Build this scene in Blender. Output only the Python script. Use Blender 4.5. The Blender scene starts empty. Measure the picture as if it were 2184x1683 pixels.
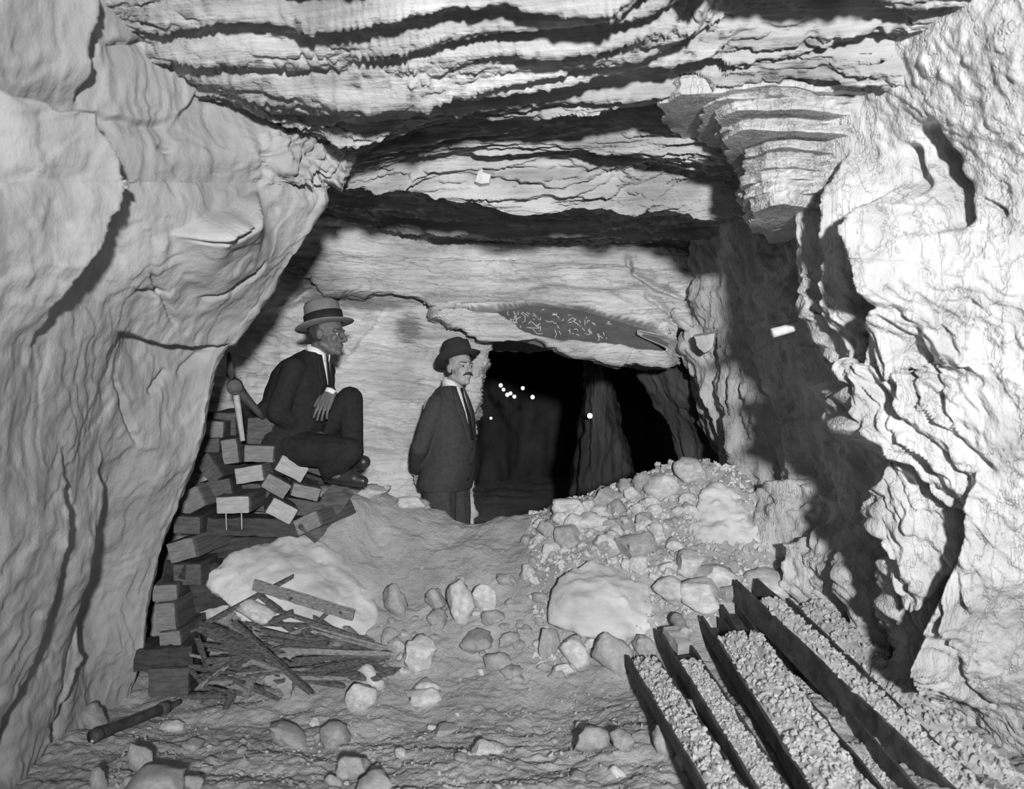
import bpy, bmesh, math, random
import numpy as np
from mathutils import Vector, Matrix, Quaternion

# ------------------------------------------------------------------ camera, world, lights
SC = bpy.context.scene
COL = SC.collection
F = 1714.0                      # focal length in pixels of the 2184 x 1683 frame
CAMZ = 1.5
cam_d = bpy.data.cameras.new('camera'); cam = bpy.data.objects.new('camera', cam_d); COL.objects.link(cam)
cam.location = (0, 0, CAMZ); cam.rotation_euler = (math.pi / 2, 0, 0)
cam_d.sensor_width = 36.0; cam_d.lens = F / 2184 * 36.0
cam_d.clip_start = 0.05; cam_d.clip_end = 100
cam_d.dof.use_dof = True; cam_d.dof.focus_distance = 4.7; cam_d.dof.aperture_fstop = 2.6
SC.camera = cam
SC.view_settings.view_transform = 'Standard'; SC.view_settings.look = 'None'
SC.view_settings.gamma = 1.0; SC.view_settings.use_curve_mapping = False
SC.view_settings.exposure = 0.0
SC.cycles.use_denoising = True
SC.cycles.max_bounces = 4; SC.cycles.diffuse_bounces = 3; SC.cycles.glossy_bounces = 2; SC.cycles.transmission_bounces = 0; SC.cycles.caustics_reflective = False
W = bpy.data.worlds.new('world'); SC.world = W; W.use_nodes = True
W.node_tree.nodes['Background'].inputs[0].default_value = (1, 1, 1, 1)
W.node_tree.nodes['Background'].inputs[1].default_value = 0.042

def lamp(name, loc, power, radius, kind='POINT'):
    d = bpy.data.lights.new(name, kind); d.energy = power; d.shadow_soft_size = radius
    o = bpy.data.objects.new(name, d); COL.objects.link(o); o.location = loc
    return o
# the photographer's flash, held up to the right and behind the camera, and an added weak fill light, no real source, to the left
fl = lamp('flash_lamp', (0.60, -2.4, 2.06), 2100, 0.14, 'SPOT')      # flash pan with a reflector: a wide soft-edged cone
fl.data.spot_size = math.radians(84); fl.data.spot_blend = 1.0
fl.rotation_euler = (Vector((0.72, 5.0, 1.92)) - fl.location).to_track_quat('-Z', 'Y').to_euler()
lamp('fill_lamp', (-0.30, -1.6, 2.3), 30, 0.25)

# ------------------------------------------------------------------ helpers
def P(px, py, d):
    return np.array([(px - 1092) / F * d, d, CAMZ - (py - 841.5) / F * d])
def PV(px, py, d): return Vector(P(px, py, d))
def tag(o, label=None, cat=None, group=None, kind=None):
    if label: o['label'] = label
    if cat: o['category'] = cat
    if group: o['group'] = group
    if kind: o['kind'] = kind
    return o
def link(name, me, mat=None, parent=None, loc=None):
    o = bpy.data.objects.new(name, me); COL.objects.link(o)
    if mat is not None and not me.materials: me.materials.append(mat)
    if parent is not None: o.parent = parent
    if loc is not None: o.location = loc
    return o
def mesh(name, verts, faces, smooth=True):
    me = bpy.data.meshes.new(name)
    me.from_pydata([tuple(v) for v in verts], [], [tuple(f) for f in faces]); me.update()
    if smooth: me.polygons.foreach_set('use_smooth', [True] * len(me.polygons))
    return me
def empty(name, loc, rot=(0, 0, 0)):
    o = bpy.data.objects.new(name, None); COL.objects.link(o); o.location = loc; o.rotation_euler = rot
    o.empty_display_size = 0.05
    return o
def grid_mesh(name, V, closed_u=False):
    """V: (nv, nu, 3) array of points"""
    nv, nu = V.shape[:2]
    me = bpy.data.meshes.new(name)
    me.vertices.add(nv * nu); me.vertices.foreach_set('co', V.reshape(-1).astype(np.float32))
    i = np.arange(nv * nu).reshape(nv, nu)
    if closed_u: i = np.concatenate([i, i[:, :1]], 1)
    q = np.stack([i[:-1, :-1], i[:-1, 1:], i[1:, 1:], i[1:, :-1]], -1).reshape(-1, 4)
    n = len(q)
    me.loops.add(n * 4); me.loops.foreach_set('vertex_index', q.reshape(-1).astype(np.int32))
    me.polygons.add(n); me.polygons.foreach_set('loop_start', (np.arange(n) * 4).astype(np.int32))
    me.polygons.foreach_set('loop_total', np.full(n, 4, np.int32))
    me.polygons.foreach_set('use_smooth', np.ones(n, bool))
    me.update(calc_edges=True); me.validate()
    return me

# ---- vectorised gradient noise
def _hash(i, j, k, seed):
    h = (i.astype(np.int64) * 73856093) ^ (j.astype(np.int64) * 19349663) ^ (k.astype(np.int64) * 83492791) ^ (seed * 2654435761)
    h &= 0xFFFFFFFF
    h = ((h ^ (h >> 16)) * 0x45d9f3b) & 0xFFFFFFFF
    h = ((h ^ (h >> 16)) * 0x45d9f3b) & 0xFFFFFFFF
    return h ^ (h >> 16)
_G = np.array([[1,1,0],[-1,1,0],[1,-1,0],[-1,-1,0],[1,0,1],[-1,0,1],[1,0,-1],[-1,0,-1],[0,1,1],[0,-1,1],[0,1,-1],[0,-1,-1]], float)
def noise(p, seed=0):
    p = np.asarray(p, float); sh = p.shape[:-1]; p = p.reshape(-1, 3)
    f = np.floor(p); r = p - f; f = f.astype(np.int64)
    u = r * r * r * (r * (r * 6 - 15) + 10)
    out = 0
    for a in (0, 1):
        for b in (0, 1):
            for c in (0, 1):
                g = _G[_hash(f[:, 0] + a, f[:, 1] + b, f[:, 2] + c, seed) % 12]
                d = g[:, 0] * (r[:, 0] - a) + g[:, 1] * (r[:, 1] - b) + g[:, 2] * (r[:, 2] - c)
                w = (u[:, 0] if a else 1 - u[:, 0]) * (u[:, 1] if b else 1 - u[:, 1]) * (u[:, 2] if c else 1 - u[:, 2])
                out = out + w * d
    return out.reshape(sh)
def fbm(p, octv=4, seed=0, gain=0.5):
    p = np.asarray(p, float); s = 0; a = 1.0
    for o in range(octv):
        s = s + a * noise(p, seed + o * 17); p = p * 2.03 + 7.3; a *= gain
    return s
def ridged(p, octv=4, seed=0):
    p = np.asarray(p, float); s = 0; a = 1.0
    for o in range(octv):
        s = s + a * (1 - 2.2 * np.abs(noise(p, seed + o * 17))); p = p * 2.03 + 3.1; a *= 0.5
    return s - 1.0
def terr(t, sharp=6.0):
    f = np.floor(t); r = t - f
    return f + np.clip((r - 0.5) * sharp + 0.5, 0, 1)
def smooth01(x): x = np.clip(x, 0, 1); return x * x * (3 - 2 * x)

def catmull(rows, n):
    """rows: (k, ...) control values -> (n, ...) centripetal-ish Catmull-Rom with monotone clamp"""
    rows = np.asarray(rows, float); k = len(rows)
    t = np.linspace(0, k - 1, n); i = np.clip(np.floor(t).astype(int), 0, k - 2); u = (t - i).reshape(-1, *([1] * (rows.ndim - 1)))
    p0 = rows[np.clip(i - 1, 0, k - 1)]; p1 = rows[i]; p2 = rows[i + 1]; p3 = rows[np.clip(i + 2, 0, k - 1)]
    m1 = 0.35 * (p2 - p0); m2 = 0.35 * (p3 - p1)
    return (2*u**3 - 3*u**2 + 1) * p1 + (u**3 - 2*u**2 + u) * m1 + (-2*u**3 + 3*u**2) * p2 + (u**3 - u**2) * m2
def resample(ctrl, nv, nu, vspace=None):
    """ctrl rows x cols x 3 -> nv x nu x 3"""
    a = catmull(np.asarray(ctrl, float), nv)
    return np.swapaxes(catmull(np.swapaxes(a, 0, 1), nu), 0, 1)
def normals(V):
    du = np.gradient(V, axis=1); dv = np.gradient(V, axis=0)
    n = np.cross(du, dv); n /= np.linalg.norm(n, axis=-1, keepdims=True) + 1e-9
    return n
def toward(V, n, eye=(0, 0, 1.5)):
    """flip so that the majority faces the tunnel's axis"""
    s = np.sum(n * (np.array(eye) - V), -1)
    return n if s.mean() > 0 else -n
def project(V):
    return np.stack([1092 + V[..., 0] / V[..., 1] * F, 841.5 - (V[..., 2] - CAMZ) / V[..., 1] * F], -1)
def polydist(q, poly):
    """signed distance (pixels, positive on the left hand of travel in image coords y-down => 'right side' visually) and arc fraction"""
    best = np.full(q.shape[:-1], 1e9); sg = np.zeros_like(best); arc = np.zeros_like(best)
    poly = np.asarray(poly, float); L = np.linalg.norm(np.diff(poly, axis=0), axis=1); tot = L.sum(); acc = 0
    for a, b, l in zip(poly[:-1], poly[1:], L):
        d = (b - a) / l; r = q - a; t = np.clip(r @ d, 0, l)
        v = r - t[..., None] * d; m = np.hypot(v[..., 0], v[..., 1])
        s = d[0] * r[..., 1] - d[1] * r[..., 0]
        c = m < best
        best = np.where(c, m, best); sg = np.where(c, np.sign(s), sg); arc = np.where(c, (acc + t) / tot, arc)
        acc += l
    return best * sg, best, arc
def ledge(q, poly, amp, w, taper=0.15, jitter=0, seed=3):
    """a step: the side on the right hand of travel (image coords) stands proud by amp at the line and fades over w pixels"""
    if jitter: q = q + jitter * np.stack([noise(np.dstack([q / 40, q[..., :1] * 0 + 1.3]), seed), noise(np.dstack([q / 40, q[..., :1] * 0 + 7.7]), seed + 5)], -1)
    s, m, a = polydist(q, poly)
    e = smooth01(np.minimum(a, 1 - a) / max(taper, 0.34))
    return amp * np.exp(-np.maximum(s, 0) / w) * smooth01((s + 4) / 9) * e
def groove(q, poly, depth, w, taper=0.1, jitter=0, seed=3):
    if jitter: q = q + jitter * np.stack([noise(np.dstack([q / 40, q[..., :1] * 0 + 1.3]), seed), noise(np.dstack([q / 40, q[..., :1] * 0 + 7.7]), seed + 5)], -1)
    s, m, a = polydist(q, poly)
    e = smooth01(np.minimum(a, 1 - a) / taper)
    return -depth * np.exp(-(m / w) ** 2) * e
def blob2(q, c, r, amp):
    d = ((q - np.array(c)) / np.array(r)); return amp * np.exp(-(d ** 2).sum(-1))

# ------------------------------------------------------------------ materials (all procedural)
def new_mat(name):
    m = bpy.data.materials.new(name); m.use_nodes = True
    nt = m.node_tree; b = nt.nodes['Principled BSDF']
    return m, nt, b
def N(nt, t, **kw):
    n = nt.nodes.new(t)
    for k, v in kw.items():
        if k in n.inputs.keys(): n.inputs[k].default_value = v
        else: setattr(n, k, v)
    return n
def ramp(nt, fac, stops):
    r = N(nt, 'ShaderNodeValToRGB'); el = r.color_ramp.elements
    while len(el) < len(stops): el.new(0.5)
    for e, (p, v) in zip(el, stops): e.position = p; e.color = (v, v, v, 1)
    nt.links.new(fac, r.inputs[0]); return r.outputs[0]
def rock_mat(name, lo, hi, stretch=(1, 1, 6), rot=(0, 0, 0), scale=3.0, bump=0.5, fine=60, dist=0.02, rough=0.95, streak=1.0, crack=0, stains=()):
    m, nt, b = new_mat(name); L = nt.links.new
    tc = N(nt, 'ShaderNodeTexCoord'); mp = N(nt, 'ShaderNodeMapping'); mp.inputs['Scale'].default_value = stretch; mp.inputs['Rotation'].default_value = rot
    L(tc.outputs['Object'], mp.inputs[0])
    n1 = N(nt, 'ShaderNodeTexNoise', Scale=scale, Detail=5.0, Roughness=0.62); L(mp.outputs[0], n1.inputs['Vector'])
    n2 = N(nt, 'ShaderNodeTexNoise', Scale=2.3, Detail=2.0, Roughness=0.6); L(tc.outputs['Object'], n2.inputs['Vector'])
    n3 = N(nt, 'ShaderNodeTexNoise', Scale=float(fine), Detail=2.0, Roughness=0.65); L(tc.outputs['Object'], n3.inputs['Vector'])
    mix = N(nt, 'ShaderNodeMath', operation='ADD'); L(n1.outputs[0], mix.inputs[0]); L(n2.outputs[0], mix.inputs[1])
    hv = N(nt, 'ShaderNodeMath', operation='MULTIPLY'); L(mix.outputs[0], hv.inputs[0]); hv.inputs[1].default_value = 0.5
    c = ramp(nt, hv.outputs[0], [(0.34, lo), (0.50, (lo + hi) / 2), (0.62, hi)])
    for cen, rad, k in stains:      # old water and soot stains: dark patches with ragged edges, fixed to the rock
        m2 = N(nt, 'ShaderNodeMapping'); m2.inputs['Location'].default_value = [-a_ / r_ for a_, r_ in zip(cen, rad)]; m2.inputs['Scale'].default_value = [1 / r_ for r_ in rad]; L(tc.outputs['Object'], m2.inputs[0])
        ln = N(nt, 'ShaderNodeVectorMath', operation='LENGTH'); L(m2.outputs[0], ln.inputs[0])
        sn = N(nt, 'ShaderNodeTexNoise', Scale=9.0, Detail=3.0, Roughness=0.65); L(mp.outputs[0], sn.inputs['Vector'])
        ad = N(nt, 'ShaderNodeMath', operation='MULTIPLY_ADD'); L(sn.outputs[0], ad.inputs[0]); ad.inputs[1].default_value = 1.6; L(ln.outputs['Value'], ad.inputs[2])
        fr_ = ramp(nt, ad.outputs[0], [(0.0, 0)] * 2) if False else N(nt, 'ShaderNodeMapRange'); fr_.inputs[1].default_value = 1.35; fr_.inputs[2].default_value = 1.9; fr_.inputs[3].default_value = k; fr_.inputs[4].default_value = 1.0; L(ad.outputs[0], fr_.inputs[0])
        mx = N(nt, 'ShaderNodeMix', data_type='RGBA', blend_type='MULTIPLY'); mx.inputs[0].default_value = 1.0; L(c, mx.inputs[6]); L(fr_.outputs[0], mx.inputs[7]); c = mx.outputs[2]
    L(c, b.inputs['Base Color']); b.inputs['Roughness'].default_value = rough; b.inputs['Specular IOR Level'].default_value = 0.12
    s1 = N(nt, 'ShaderNodeTexNoise', Scale=scale * 4, Detail=5.0, Roughness=0.68); L(mp.outputs[0], s1.inputs['Vector'])
    ma = N(nt, 'ShaderNodeMath', operation='MULTIPLY_ADD'); L(n3.outputs[0], ma.inputs[0]); ma.inputs[1].default_value = 0.35
    sm = N(nt, 'ShaderNodeMath', operation='MULTIPLY'); L(s1.outputs[0], sm.inputs[0]); sm.inputs[1].default_value = streak
    L(sm.outputs[0], ma.inputs[2])
    h = ma.outputs[0]
    if crack:
        vn = N(nt, 'ShaderNodeVectorMath', operation='MULTIPLY_ADD'); L(n1.outputs['Color'], vn.inputs[0]); vn.inputs[1].default_value = (1.4, 1.4, 1.4); L(mp.outputs[0], vn.inputs[2])
        vo = N(nt, 'ShaderNodeTexVoronoi', feature='DISTANCE_TO_EDGE', Scale=scale * 0.9); L(vn.outputs[0], vo.inputs['Vector'])
        mr = N(nt, 'ShaderNodeMapRange'); mr.inputs[1].default_value = 0.0; mr.inputs[2].default_value = 0.035; mr.inputs[3].default_value = -crack; mr.inputs[4].default_value = 0.0; L(vo.outputs['Distance'], mr.inputs[0])
        ah = N(nt, 'ShaderNodeMath', operation='ADD'); L(h, ah.inputs[0]); L(mr.outputs[0], ah.inputs[1]); h = ah.outputs[0]
    bp = N(nt, 'ShaderNodeBump', Strength=bump, Distance=dist); L(h, bp.inputs['Height']); L(bp.outputs[0], b.inputs['Normal'])
    return m
def plain_mat(name, v, rough=0.8, var=0.25, scale=8, bump=0.2, stretch=(1, 1, 1), dist=0.004, spec=0.2, metal=0.0):
    m, nt, b = new_mat(name); L = nt.links.new
    tc = N(nt, 'ShaderNodeTexCoord'); mp = N(nt, 'ShaderNodeMapping'); mp.inputs['Scale'].default_value = stretch; L(tc.outputs['Object'], mp.inputs[0])
    n1 = N(nt, 'ShaderNodeTexNoise', Scale=float(scale), Detail=6.0, Roughness=0.6); L(mp.outputs[0], n1.inputs['Vector'])
    c = ramp(nt, n1.outputs[0], [(0.3, v * (1 - var)), (0.7, min(1, v * (1 + var)))])
    L(c, b.inputs['Base Color']); b.inputs['Roughness'].default_value = rough; b.inputs['Specular IOR Level'].default_value = spec; b.inputs['Metallic'].default_value = metal
    n2 = N(nt, 'ShaderNodeTexNoise', Scale=float(scale * 4), Detail=5.0, Roughness=0.65); L(mp.outputs[0], n2.inputs['Vector'])
    bp = N(nt, 'ShaderNodeBump', Strength=bump, Distance=dist); L(n2.outputs[0], bp.inputs['Height']); L(bp.outputs[0], b.inputs['Normal'])
    return m
M = {}
M['left'] = rock_mat('rock_left', 0.28, 0.44, stretch=(1.6, 1.6, 0.7), rot=(0, 0.5, 0), scale=2.2, bump=0.35, dist=0.02)
M['right'] = rock_mat('rock_right', 0.36, 0.62, stretch=(3.0, 1.6, 0.9), rot=(0, -0.45, 0), scale=2.4, bump=0.7, dist=0.025, crack=0.3)
M['ceil'] = rock_mat('rock_ceiling', 0.24, 0.60, stretch=(0.7, 1.5, 9), rot=(0, 0.10, 0), scale=2.0, bump=0.7, dist=0.02)
M['back'] = rock_mat('rock_back', 0.42, 0.74, stretch=(1, 1, 6), rot=(0, 0.12, 0), scale=2.0, bump=0.75, dist=0.018, crack=0.22, stains=[(P(770, 640, 5.45), (.30, 9, .07), .42), (P(660, 590, 5.35), (.28, 9, .16), .6), (P(870, 700, 5.6), (.10, 9, .12), .5), (P(1000, 630, 5.5), (.5, 9, .06), .7)])
M['floor'] = rock_mat('dirt_floor', 0.27, 0.44, stretch=(1, 1, 1), scale=6, bump=0.8, fine=120, dist=0.02, crack=0)
M['stone'] = rock_mat('stone_pale', 0.38, 0.66, stretch=(1, 1, 2), scale=4, bump=0.4, fine=50, dist=0.012)
M['stone2'] = rock_mat('stone_grey', 0.28, 0.46, stretch=(1, 1, 2), scale=5, bump=0.5, fine=70, dist=0.012)
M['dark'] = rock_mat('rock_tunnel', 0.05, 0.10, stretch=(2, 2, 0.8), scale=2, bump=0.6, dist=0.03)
M['slate'] = plain_mat('slate_dark', 0.10, 0.85, 0.25, 7, 0.35, (1, 1, 3))
M['chalk'] = plain_mat('chalk', 0.62, 0.95, 0.15, 60, 0.2)
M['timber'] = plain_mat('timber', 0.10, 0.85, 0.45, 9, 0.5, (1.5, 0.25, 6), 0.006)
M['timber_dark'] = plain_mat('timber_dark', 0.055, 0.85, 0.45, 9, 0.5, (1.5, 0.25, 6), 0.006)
M['end'] = plain_mat('timber_end', 0.22, 0.9, 0.35, 14, 0.6, (1, 1, 5), 0.006)
M['end_pale'] = plain_mat('timber_end_pale', 0.40, 0.9, 0.25, 14, 0.6, (1, 1, 5), 0.006)
M['scrap'] = plain_mat('weathered_wood', 0.13, 0.9, 0.85, 16, 0.9, (3, 3, 14), 0.006)
M['scrap_pale'] = plain_mat('split_wood', 0.30, 0.9, 0.6, 16, 0.9, (3, 3, 14), 0.006)
M['iron'] = plain_mat('rusty_iron', 0.05, 0.7, 0.6, 14, 0.5, (1, 1, 1), 0.004, 0.4)
M['gravel'] = plain_mat('gravel', 0.44, 0.95, 0.3, 30, 0.5)
M['wood_handle'] = plain_mat('worn_handle', 0.42, 0.6, 0.25, 12, 0.2, (6, 6, 1))
# ------------------------------------------------------------------ the rock: one displaced surface per face of the cutting
def struct(name, V, mat):
    o = link(name, grid_mesh(name, V), mat); o['kind'] = 'structure'; return o
def ctrl(rows): return np.array([[P(*c) for c in r] for r in rows])

# ---- left wall: a sloping buttress that ends in a broken corner
edge = [(-420, 640, 3.2), (-150, 640, 3.4), (100, 645, 3.5), (235, 650, 3.55), (300, 735, 3.62), (340, 742, 3.62), (385, 690, 3.62), (430, 690, 3.62), (500, 655, 3.64),
        (560, 625, 3.66), (640, 558, 3.7), (740, 500, 3.72), (850, 458, 3.75), (950, 425, 3.78), (1050, 388, 3.82), (1200, 352, 3.88), (1300, 325, 3.92),
        (1400, 318, 3.95), (1500, 292, 3.98), (1620, 300, 3.98), (1750, 300, 3.98)]
near = [2.15, 2.2, 2.28, 2.3, 2.3, 2.3, 2.3, 2.3, 2.32, 2.34, 2.36, 2.40, 2.44, 2.50, 2.56, 2.66, 2.74, 2.82, 2.88, 2.95, 3.02]
rows = []
for (py, ex, ed), dl in zip(edge, near):
    r = []
    for t in (-0.75, -0.3, 0, 0.15, 0.3, 0.45, 0.6, 0.75, 0.88, 0.97, 1.0):
        tt = max(t, 0) ** 0.95
        d = dl + (ed - dl) * tt + min(t, 0) * 1.1
        r.append((ex * t, py, d))
    r.append((ex - 6, py, ed + 0.12)); r.append((ex - 60, py, ed + 0.5)); r.append((ex - 190, py, ed + 1.3)); r.append((ex - 330, py, ed + 2.0))
    rows.append(r)
V = resample(ctrl(rows), 460, 290); n = toward(V, normals(V)); q = project(V)
D = np.zeros(q.shape[:2])
D += 0.08 * fbm(V * [0.9, 0.9, 0.6], 2, 11)
w = V @ np.array([[0.95, 0, 0.3], [0, 1, 0], [-0.3, 0, 0.95]]).T
D += 0.018 * fbm(w * [3.0, 3.0, 1.3], 3, 21)
t = fbm(w * [2.0, 2.0, 1.0], 4, 31) * 4.0
D += 0.007 * terr(t, 8)
D += 0.004 * ridged(w * [9, 9, 3.0], 3, 5)
# the nearer lobe on the far left, folds running down to the floor
D += ledge(q, [(-120, 150), (40, 225), (110, 262), (165, 330), (175, 400), (120, 500), (85, 560), (60, 640), (45, 780)], 0.16, 190, 0.1, 14)
D += ledge(q, [(140, 245), (132, 100), (150, 20), (165, -120)][::-1], 0.10, 160, 0.1, 8)
D += ledge(q, [(230, 900), (200, 1080), (185, 1250), (175, 1400), (125, 1540), (60, 1700)], 0.10, 120, 0.15, 16)
D += ledge(q, [(110, 900), (85, 1080), (60, 1250), (30, 1420), (-20, 1600)], 0.09, 80, 0.15, 14)
D += groove(q, [(200, 1090), (180, 1240), (150, 1420), (110, 1600)], 0.05, 20, 0.1, 10)
D += groove(q, [(85, 1150), (60, 1340), (30, 1500), (0, 1690)], 0.05, 18, 0.1, 10)
# slabs and cracks on the main face
D += ledge(q, [(545, 405), (480, 440), (420, 452), (330, 496)][::-1], 0.20, 110, 0.12, 6)
D += ledge(q, [(570, 352), (545, 405)][::-1], 0.04, 60, 0.1, 6)
D += ledge(q, [(268, 706), (320, 730), (420, 748), (505, 740)], 0.0, 10, 0.1, 5) + ledge(q, [(505, 738), (420, 752), (320, 736), (268, 708)][::-1], 0.0, 10)
D -= ledge(q, [(230, 700), (320, 731), (420, 749), (530, 736)], 0.12, 90, 0.12, 5)
D -= ledge(q, [(120, 220), (210, 262), (300, 278), (380, 250)], 0.04, 60, 0.15, 8)
D -= ledge(q, [(185, 85), (250, 92), (330, 70)], 0.05, 40, 0.15, 6)
D += ledge(q, [(440, 150), (400, 210), (340, 300)], 0.03, 80, 0.15, 6)
for pl in ([(275, 615), (350, 620)], [(320, 318), (355, 328)], [(420, 212), (480, 217)], [(410, 640), (545, 560)], [(350, 500), (440, 470), (500, 430)], [(300, 560), (380, 700)], [(85, 630), (120, 624)],
           [(470, 620), (560, 545)], [(400, 820), (470, 760)], [(255, 800), (300, 960)], [(330, 850), (390, 800)], [(540, 330), (590, 330), (640, 300)]):
    D += groove(q, pl, 0.03, 5, 0.2, 4)
# lower hollows, and the frayed knob at the corner
D += blob2(q, (230, 1330), (60, 150), -0.10) + blob2(q, (330, 1000), (60, 130), 0.05) + blob2(q, (130, 1150), (60, 200), 0.05)
kn = np.exp(-(((q - np.array([660, 330])) / np.array([85, 60])) ** 2).sum(-1))
D += kn * (0.07 * fbm(V * 13, 3, 41) + 0.05 * terr(fbm(V * 9, 3, 45) * 3, 8) + 0.02)
D += 0.004 * fbm(V * 16, 3, 51)
V = V + n * D[..., None]
struct('wall_left', V, M['left'])

# ---- the near right wall: bulging, cleaved, bright
edge = [(-500, 1700, 3.0), (-250, 1690, 3.05), (0, 1690, 3.1), (150, 1690, 3.2), (280, 1690, 3.25), (380, 1685, 3.3), (440, 1692, 3.3), (560, 1702, 3.3), (640, 1716, 3.26), (720, 1750, 3.2), (770, 1836, 3.12), (850, 1852, 3.08),
        (1000, 1880, 3.1), (1100, 1888, 3.14), (1200, 1904, 3.22), (1300, 1922, 3.32), (1400, 1950, 3.42), (1500, 2004, 3.5), (1600, 2030, 3.5), (1750, 2040, 3.5)]
far = [2.2, 2.2, 2.2, 2.25, 2.3, 2.32, 2.34, 2.36, 2.38, 2.4, 2.42, 2.45, 2.5, 2.54, 2.6, 2.68, 2.75, 2.8, 2.85, 2.9]
rows = []
for (py, ex, ed), dr in zip(edge, far):
    r = [(ex + 230, py, ed + 2.0), (ex + 150, py, ed + 1.1), (ex + 60, py, ed + 0.45), (ex + 8, py, ed + 0.12)]
    for t in (0, 0.03, 0.12, 0.25, 0.4, 0.55, 0.7, 0.85, 1.0, 1.4, 1.9):
        d = ed + (dr - ed) * min(t, 1.0) ** 0.9 - max(t - 1, 0) * 0.8
        r.append((ex + (2330 - ex) * min(t, 1) + max(t - 1, 0) * 2000, py, d))
    rows.append(r)
V = resample(ctrl(rows), 520, 300); n = toward(V, normals(V)); q = project(V)
D = np.zeros(q.shape[:2])
D += 0.10 * fbm(V * [1.1, 1.1, 0.8], 3, 111)
a = 0.62; R = np.array([[math.cos(a), 0, math.sin(a)], [0, 1, 0], [-math.sin(a), 0, math.cos(a)]])
w = V @ R.T
zone = smooth01((q[..., 1] - 520) / 250) * smooth01((2160 - q[..., 0]) / 160)
D += (0.012 + 0.065 * zone) * ridged(w * [7, 3.0, 1.4], 4, 121)
D += 0.022 * zone * ridged(w * [20, 7, 2.6], 3, 126)
D += 0.030 * terr(fbm(w * [4, 2.5, 1.2], 4, 131) * 4.0, 5) * (0.3 + 0.7 * zone)
# cleaved ridge beside the bay, the diamond-shaped hollow, the nose below it
D += ledge(q, [(1745, 720), (1775, 640), (1800, 540), (1800, 430), (1805, 300)], 0.22, 140, 0.12, 8)
D += ledge(q, [(1880, 730), (1935, 668), (1940, 600), (1915, 540), (1900, 500), (1925, 430), (1935, 360)], 0.30, 130, 0.12, 8)
D += blob2(q, (1890, 630), (42, 95), -0.15)
D += ledge(q, [(1860, 1000), (1850, 850), (1850, 770), (1900, 705), (1945, 672), (2000, 700)], 0.17, 120, 0.12, 6)
D -= ledge(q, [(1945, 672), (2000, 700), (2010, 760), (2035, 830), (1990, 770)], 0.08, 60, 0.12, 6)
D += ledge(q, [(2060, 1120), (1990, 1040), (1930, 960), (1880, 850)], 0.16, 70, 0.12, 6)
D -= ledge(q, [(1880, 870), (1960, 985), (2010, 1060), (2060, 1100)], 0.10, 40, 0.12, 6)
D += ledge(q, [(2080, 1340), (2060, 1200), (2080, 1080), (2110, 960)], 0.11, 90, 0.12, 10)
D -= ledge(q, [(1910, 1190), (1950, 1260), (1990, 1250), (2050, 1200)], 0.09, 60, 0.12, 8)
D += ledge(q, [(1990, 1500), (2010, 1380), (2030, 1250), (2060, 1180), (2090, 1080)], 0.24, 140, 0.12, 10)
D += groove(q, [(2080, 1330), (2090, 1400), (2120, 1450), (2150, 1490)], 0.06, 8, 0.15, 5)
D += groove(q, [(1930, 960), (2000, 1050), (2060, 1150), (2100, 1260)], 0.06, 12, 0.1, 8)
D += groove(q, [(1890, 800), (1960, 880), (2040, 960), (2080, 1040)], 0.05, 10, 0.1, 8)
D += groove(q, [(1960, 760), (2000, 860), (2060, 930), (2140, 1000)], 0.05, 9, 0.1, 8)
D += groove(q, [(2090, 420), (2130, 440), (2155, 465)], 0.03, 6, 0.2, 3)
D += groove(q, [(1960, 250), (1990, 330), (2040, 400), (2070, 500)], 0.14, 22, 0.1, 14)
D += groove(q, [(1920, 300), (1950, 380), (1990, 420)], 0.08, 14, 0.15, 10)
D += 0.012 * fbm(V * 15, 3, 151)
V = V + n * D[..., None]
struct('wall_right', V, M['right'])

# ---- the bay behind it, running back to the mouth of the dark drift
edge = [(200, 1470, 5.5), (400, 1470, 5.5), (520, 1470, 5.5), (600, 1480, 5.5), (680, 1486, 5.5), (740, 1466, 5.6), (800, 1482, 5.6), (900, 1500, 5.55), (985, 1522, 5.5), (1060, 1545, 5.4), (1150, 1570, 5.3), (1250, 1600, 5.2), (1400, 1620, 5.1), (1600, 1620, 5.1)]
rows = []
for py, ex, ed in edge:
    k = smooth01((py - 700) / 400.0)
    k = smooth01((py - 950) / 250.0); mixd = lambda a, b: float(a + (b - a) * k)
    rows.append([(ex + 40, py, ed + 2.2), (ex + 20, py, ed + 1.0), (ex + 6, py, ed + 0.35), (ex, py, ed), (ex + 40, py, ed - 0.18), (mixd(ex + 110, ex + 75), py, ed - 0.55),
                 (mixd(ex + 180, 1712), py, mixd(ed - 0.95, 4.3)), (mixd(ex + 260, 1775), py, mixd(4.1, 4.05)), (mixd(ex + 350, 1845), py, 3.8), (mixd(ex + 470, 1940), py, mixd(3.45, 3.62)), (mixd(ex + 600, 2120), py, mixd(3.2, 3.45))])
V = resample(ctrl(rows), 300, 250); n = toward(V, normals(V)); q = project(V)
D = 0.08 * fbm(V * 1.1, 3, 211)
a = 0.28; R = np.array([[math.cos(a), 0, math.sin(a)], [0, 1, 0], [-math.sin(a), 0, math.cos(a)]]); w = V @ R.T
D += 0.035 * ridged(w * [5, 4, 1.3], 4, 221) + 0.025 * terr(fbm(w * [4, 3, 1.2], 4, 231) * 4, 5)
D += ledge(q, [(1700, 1290), (1664, 1180), (1660, 1065), (1720, 1020), (1800, 1090)], 0.20, 90, 0.08, 6)
D += ledge(q, [(1760, 1330), (1730, 1250), (1742, 1160), (1795, 1085)], 0.16, 90, 0.08, 6) + ledge(q, [(1850, 1440), (1832, 1330), (1826, 1200), (1840, 1120)], 0.10, 60, 0.1, 6)
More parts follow.
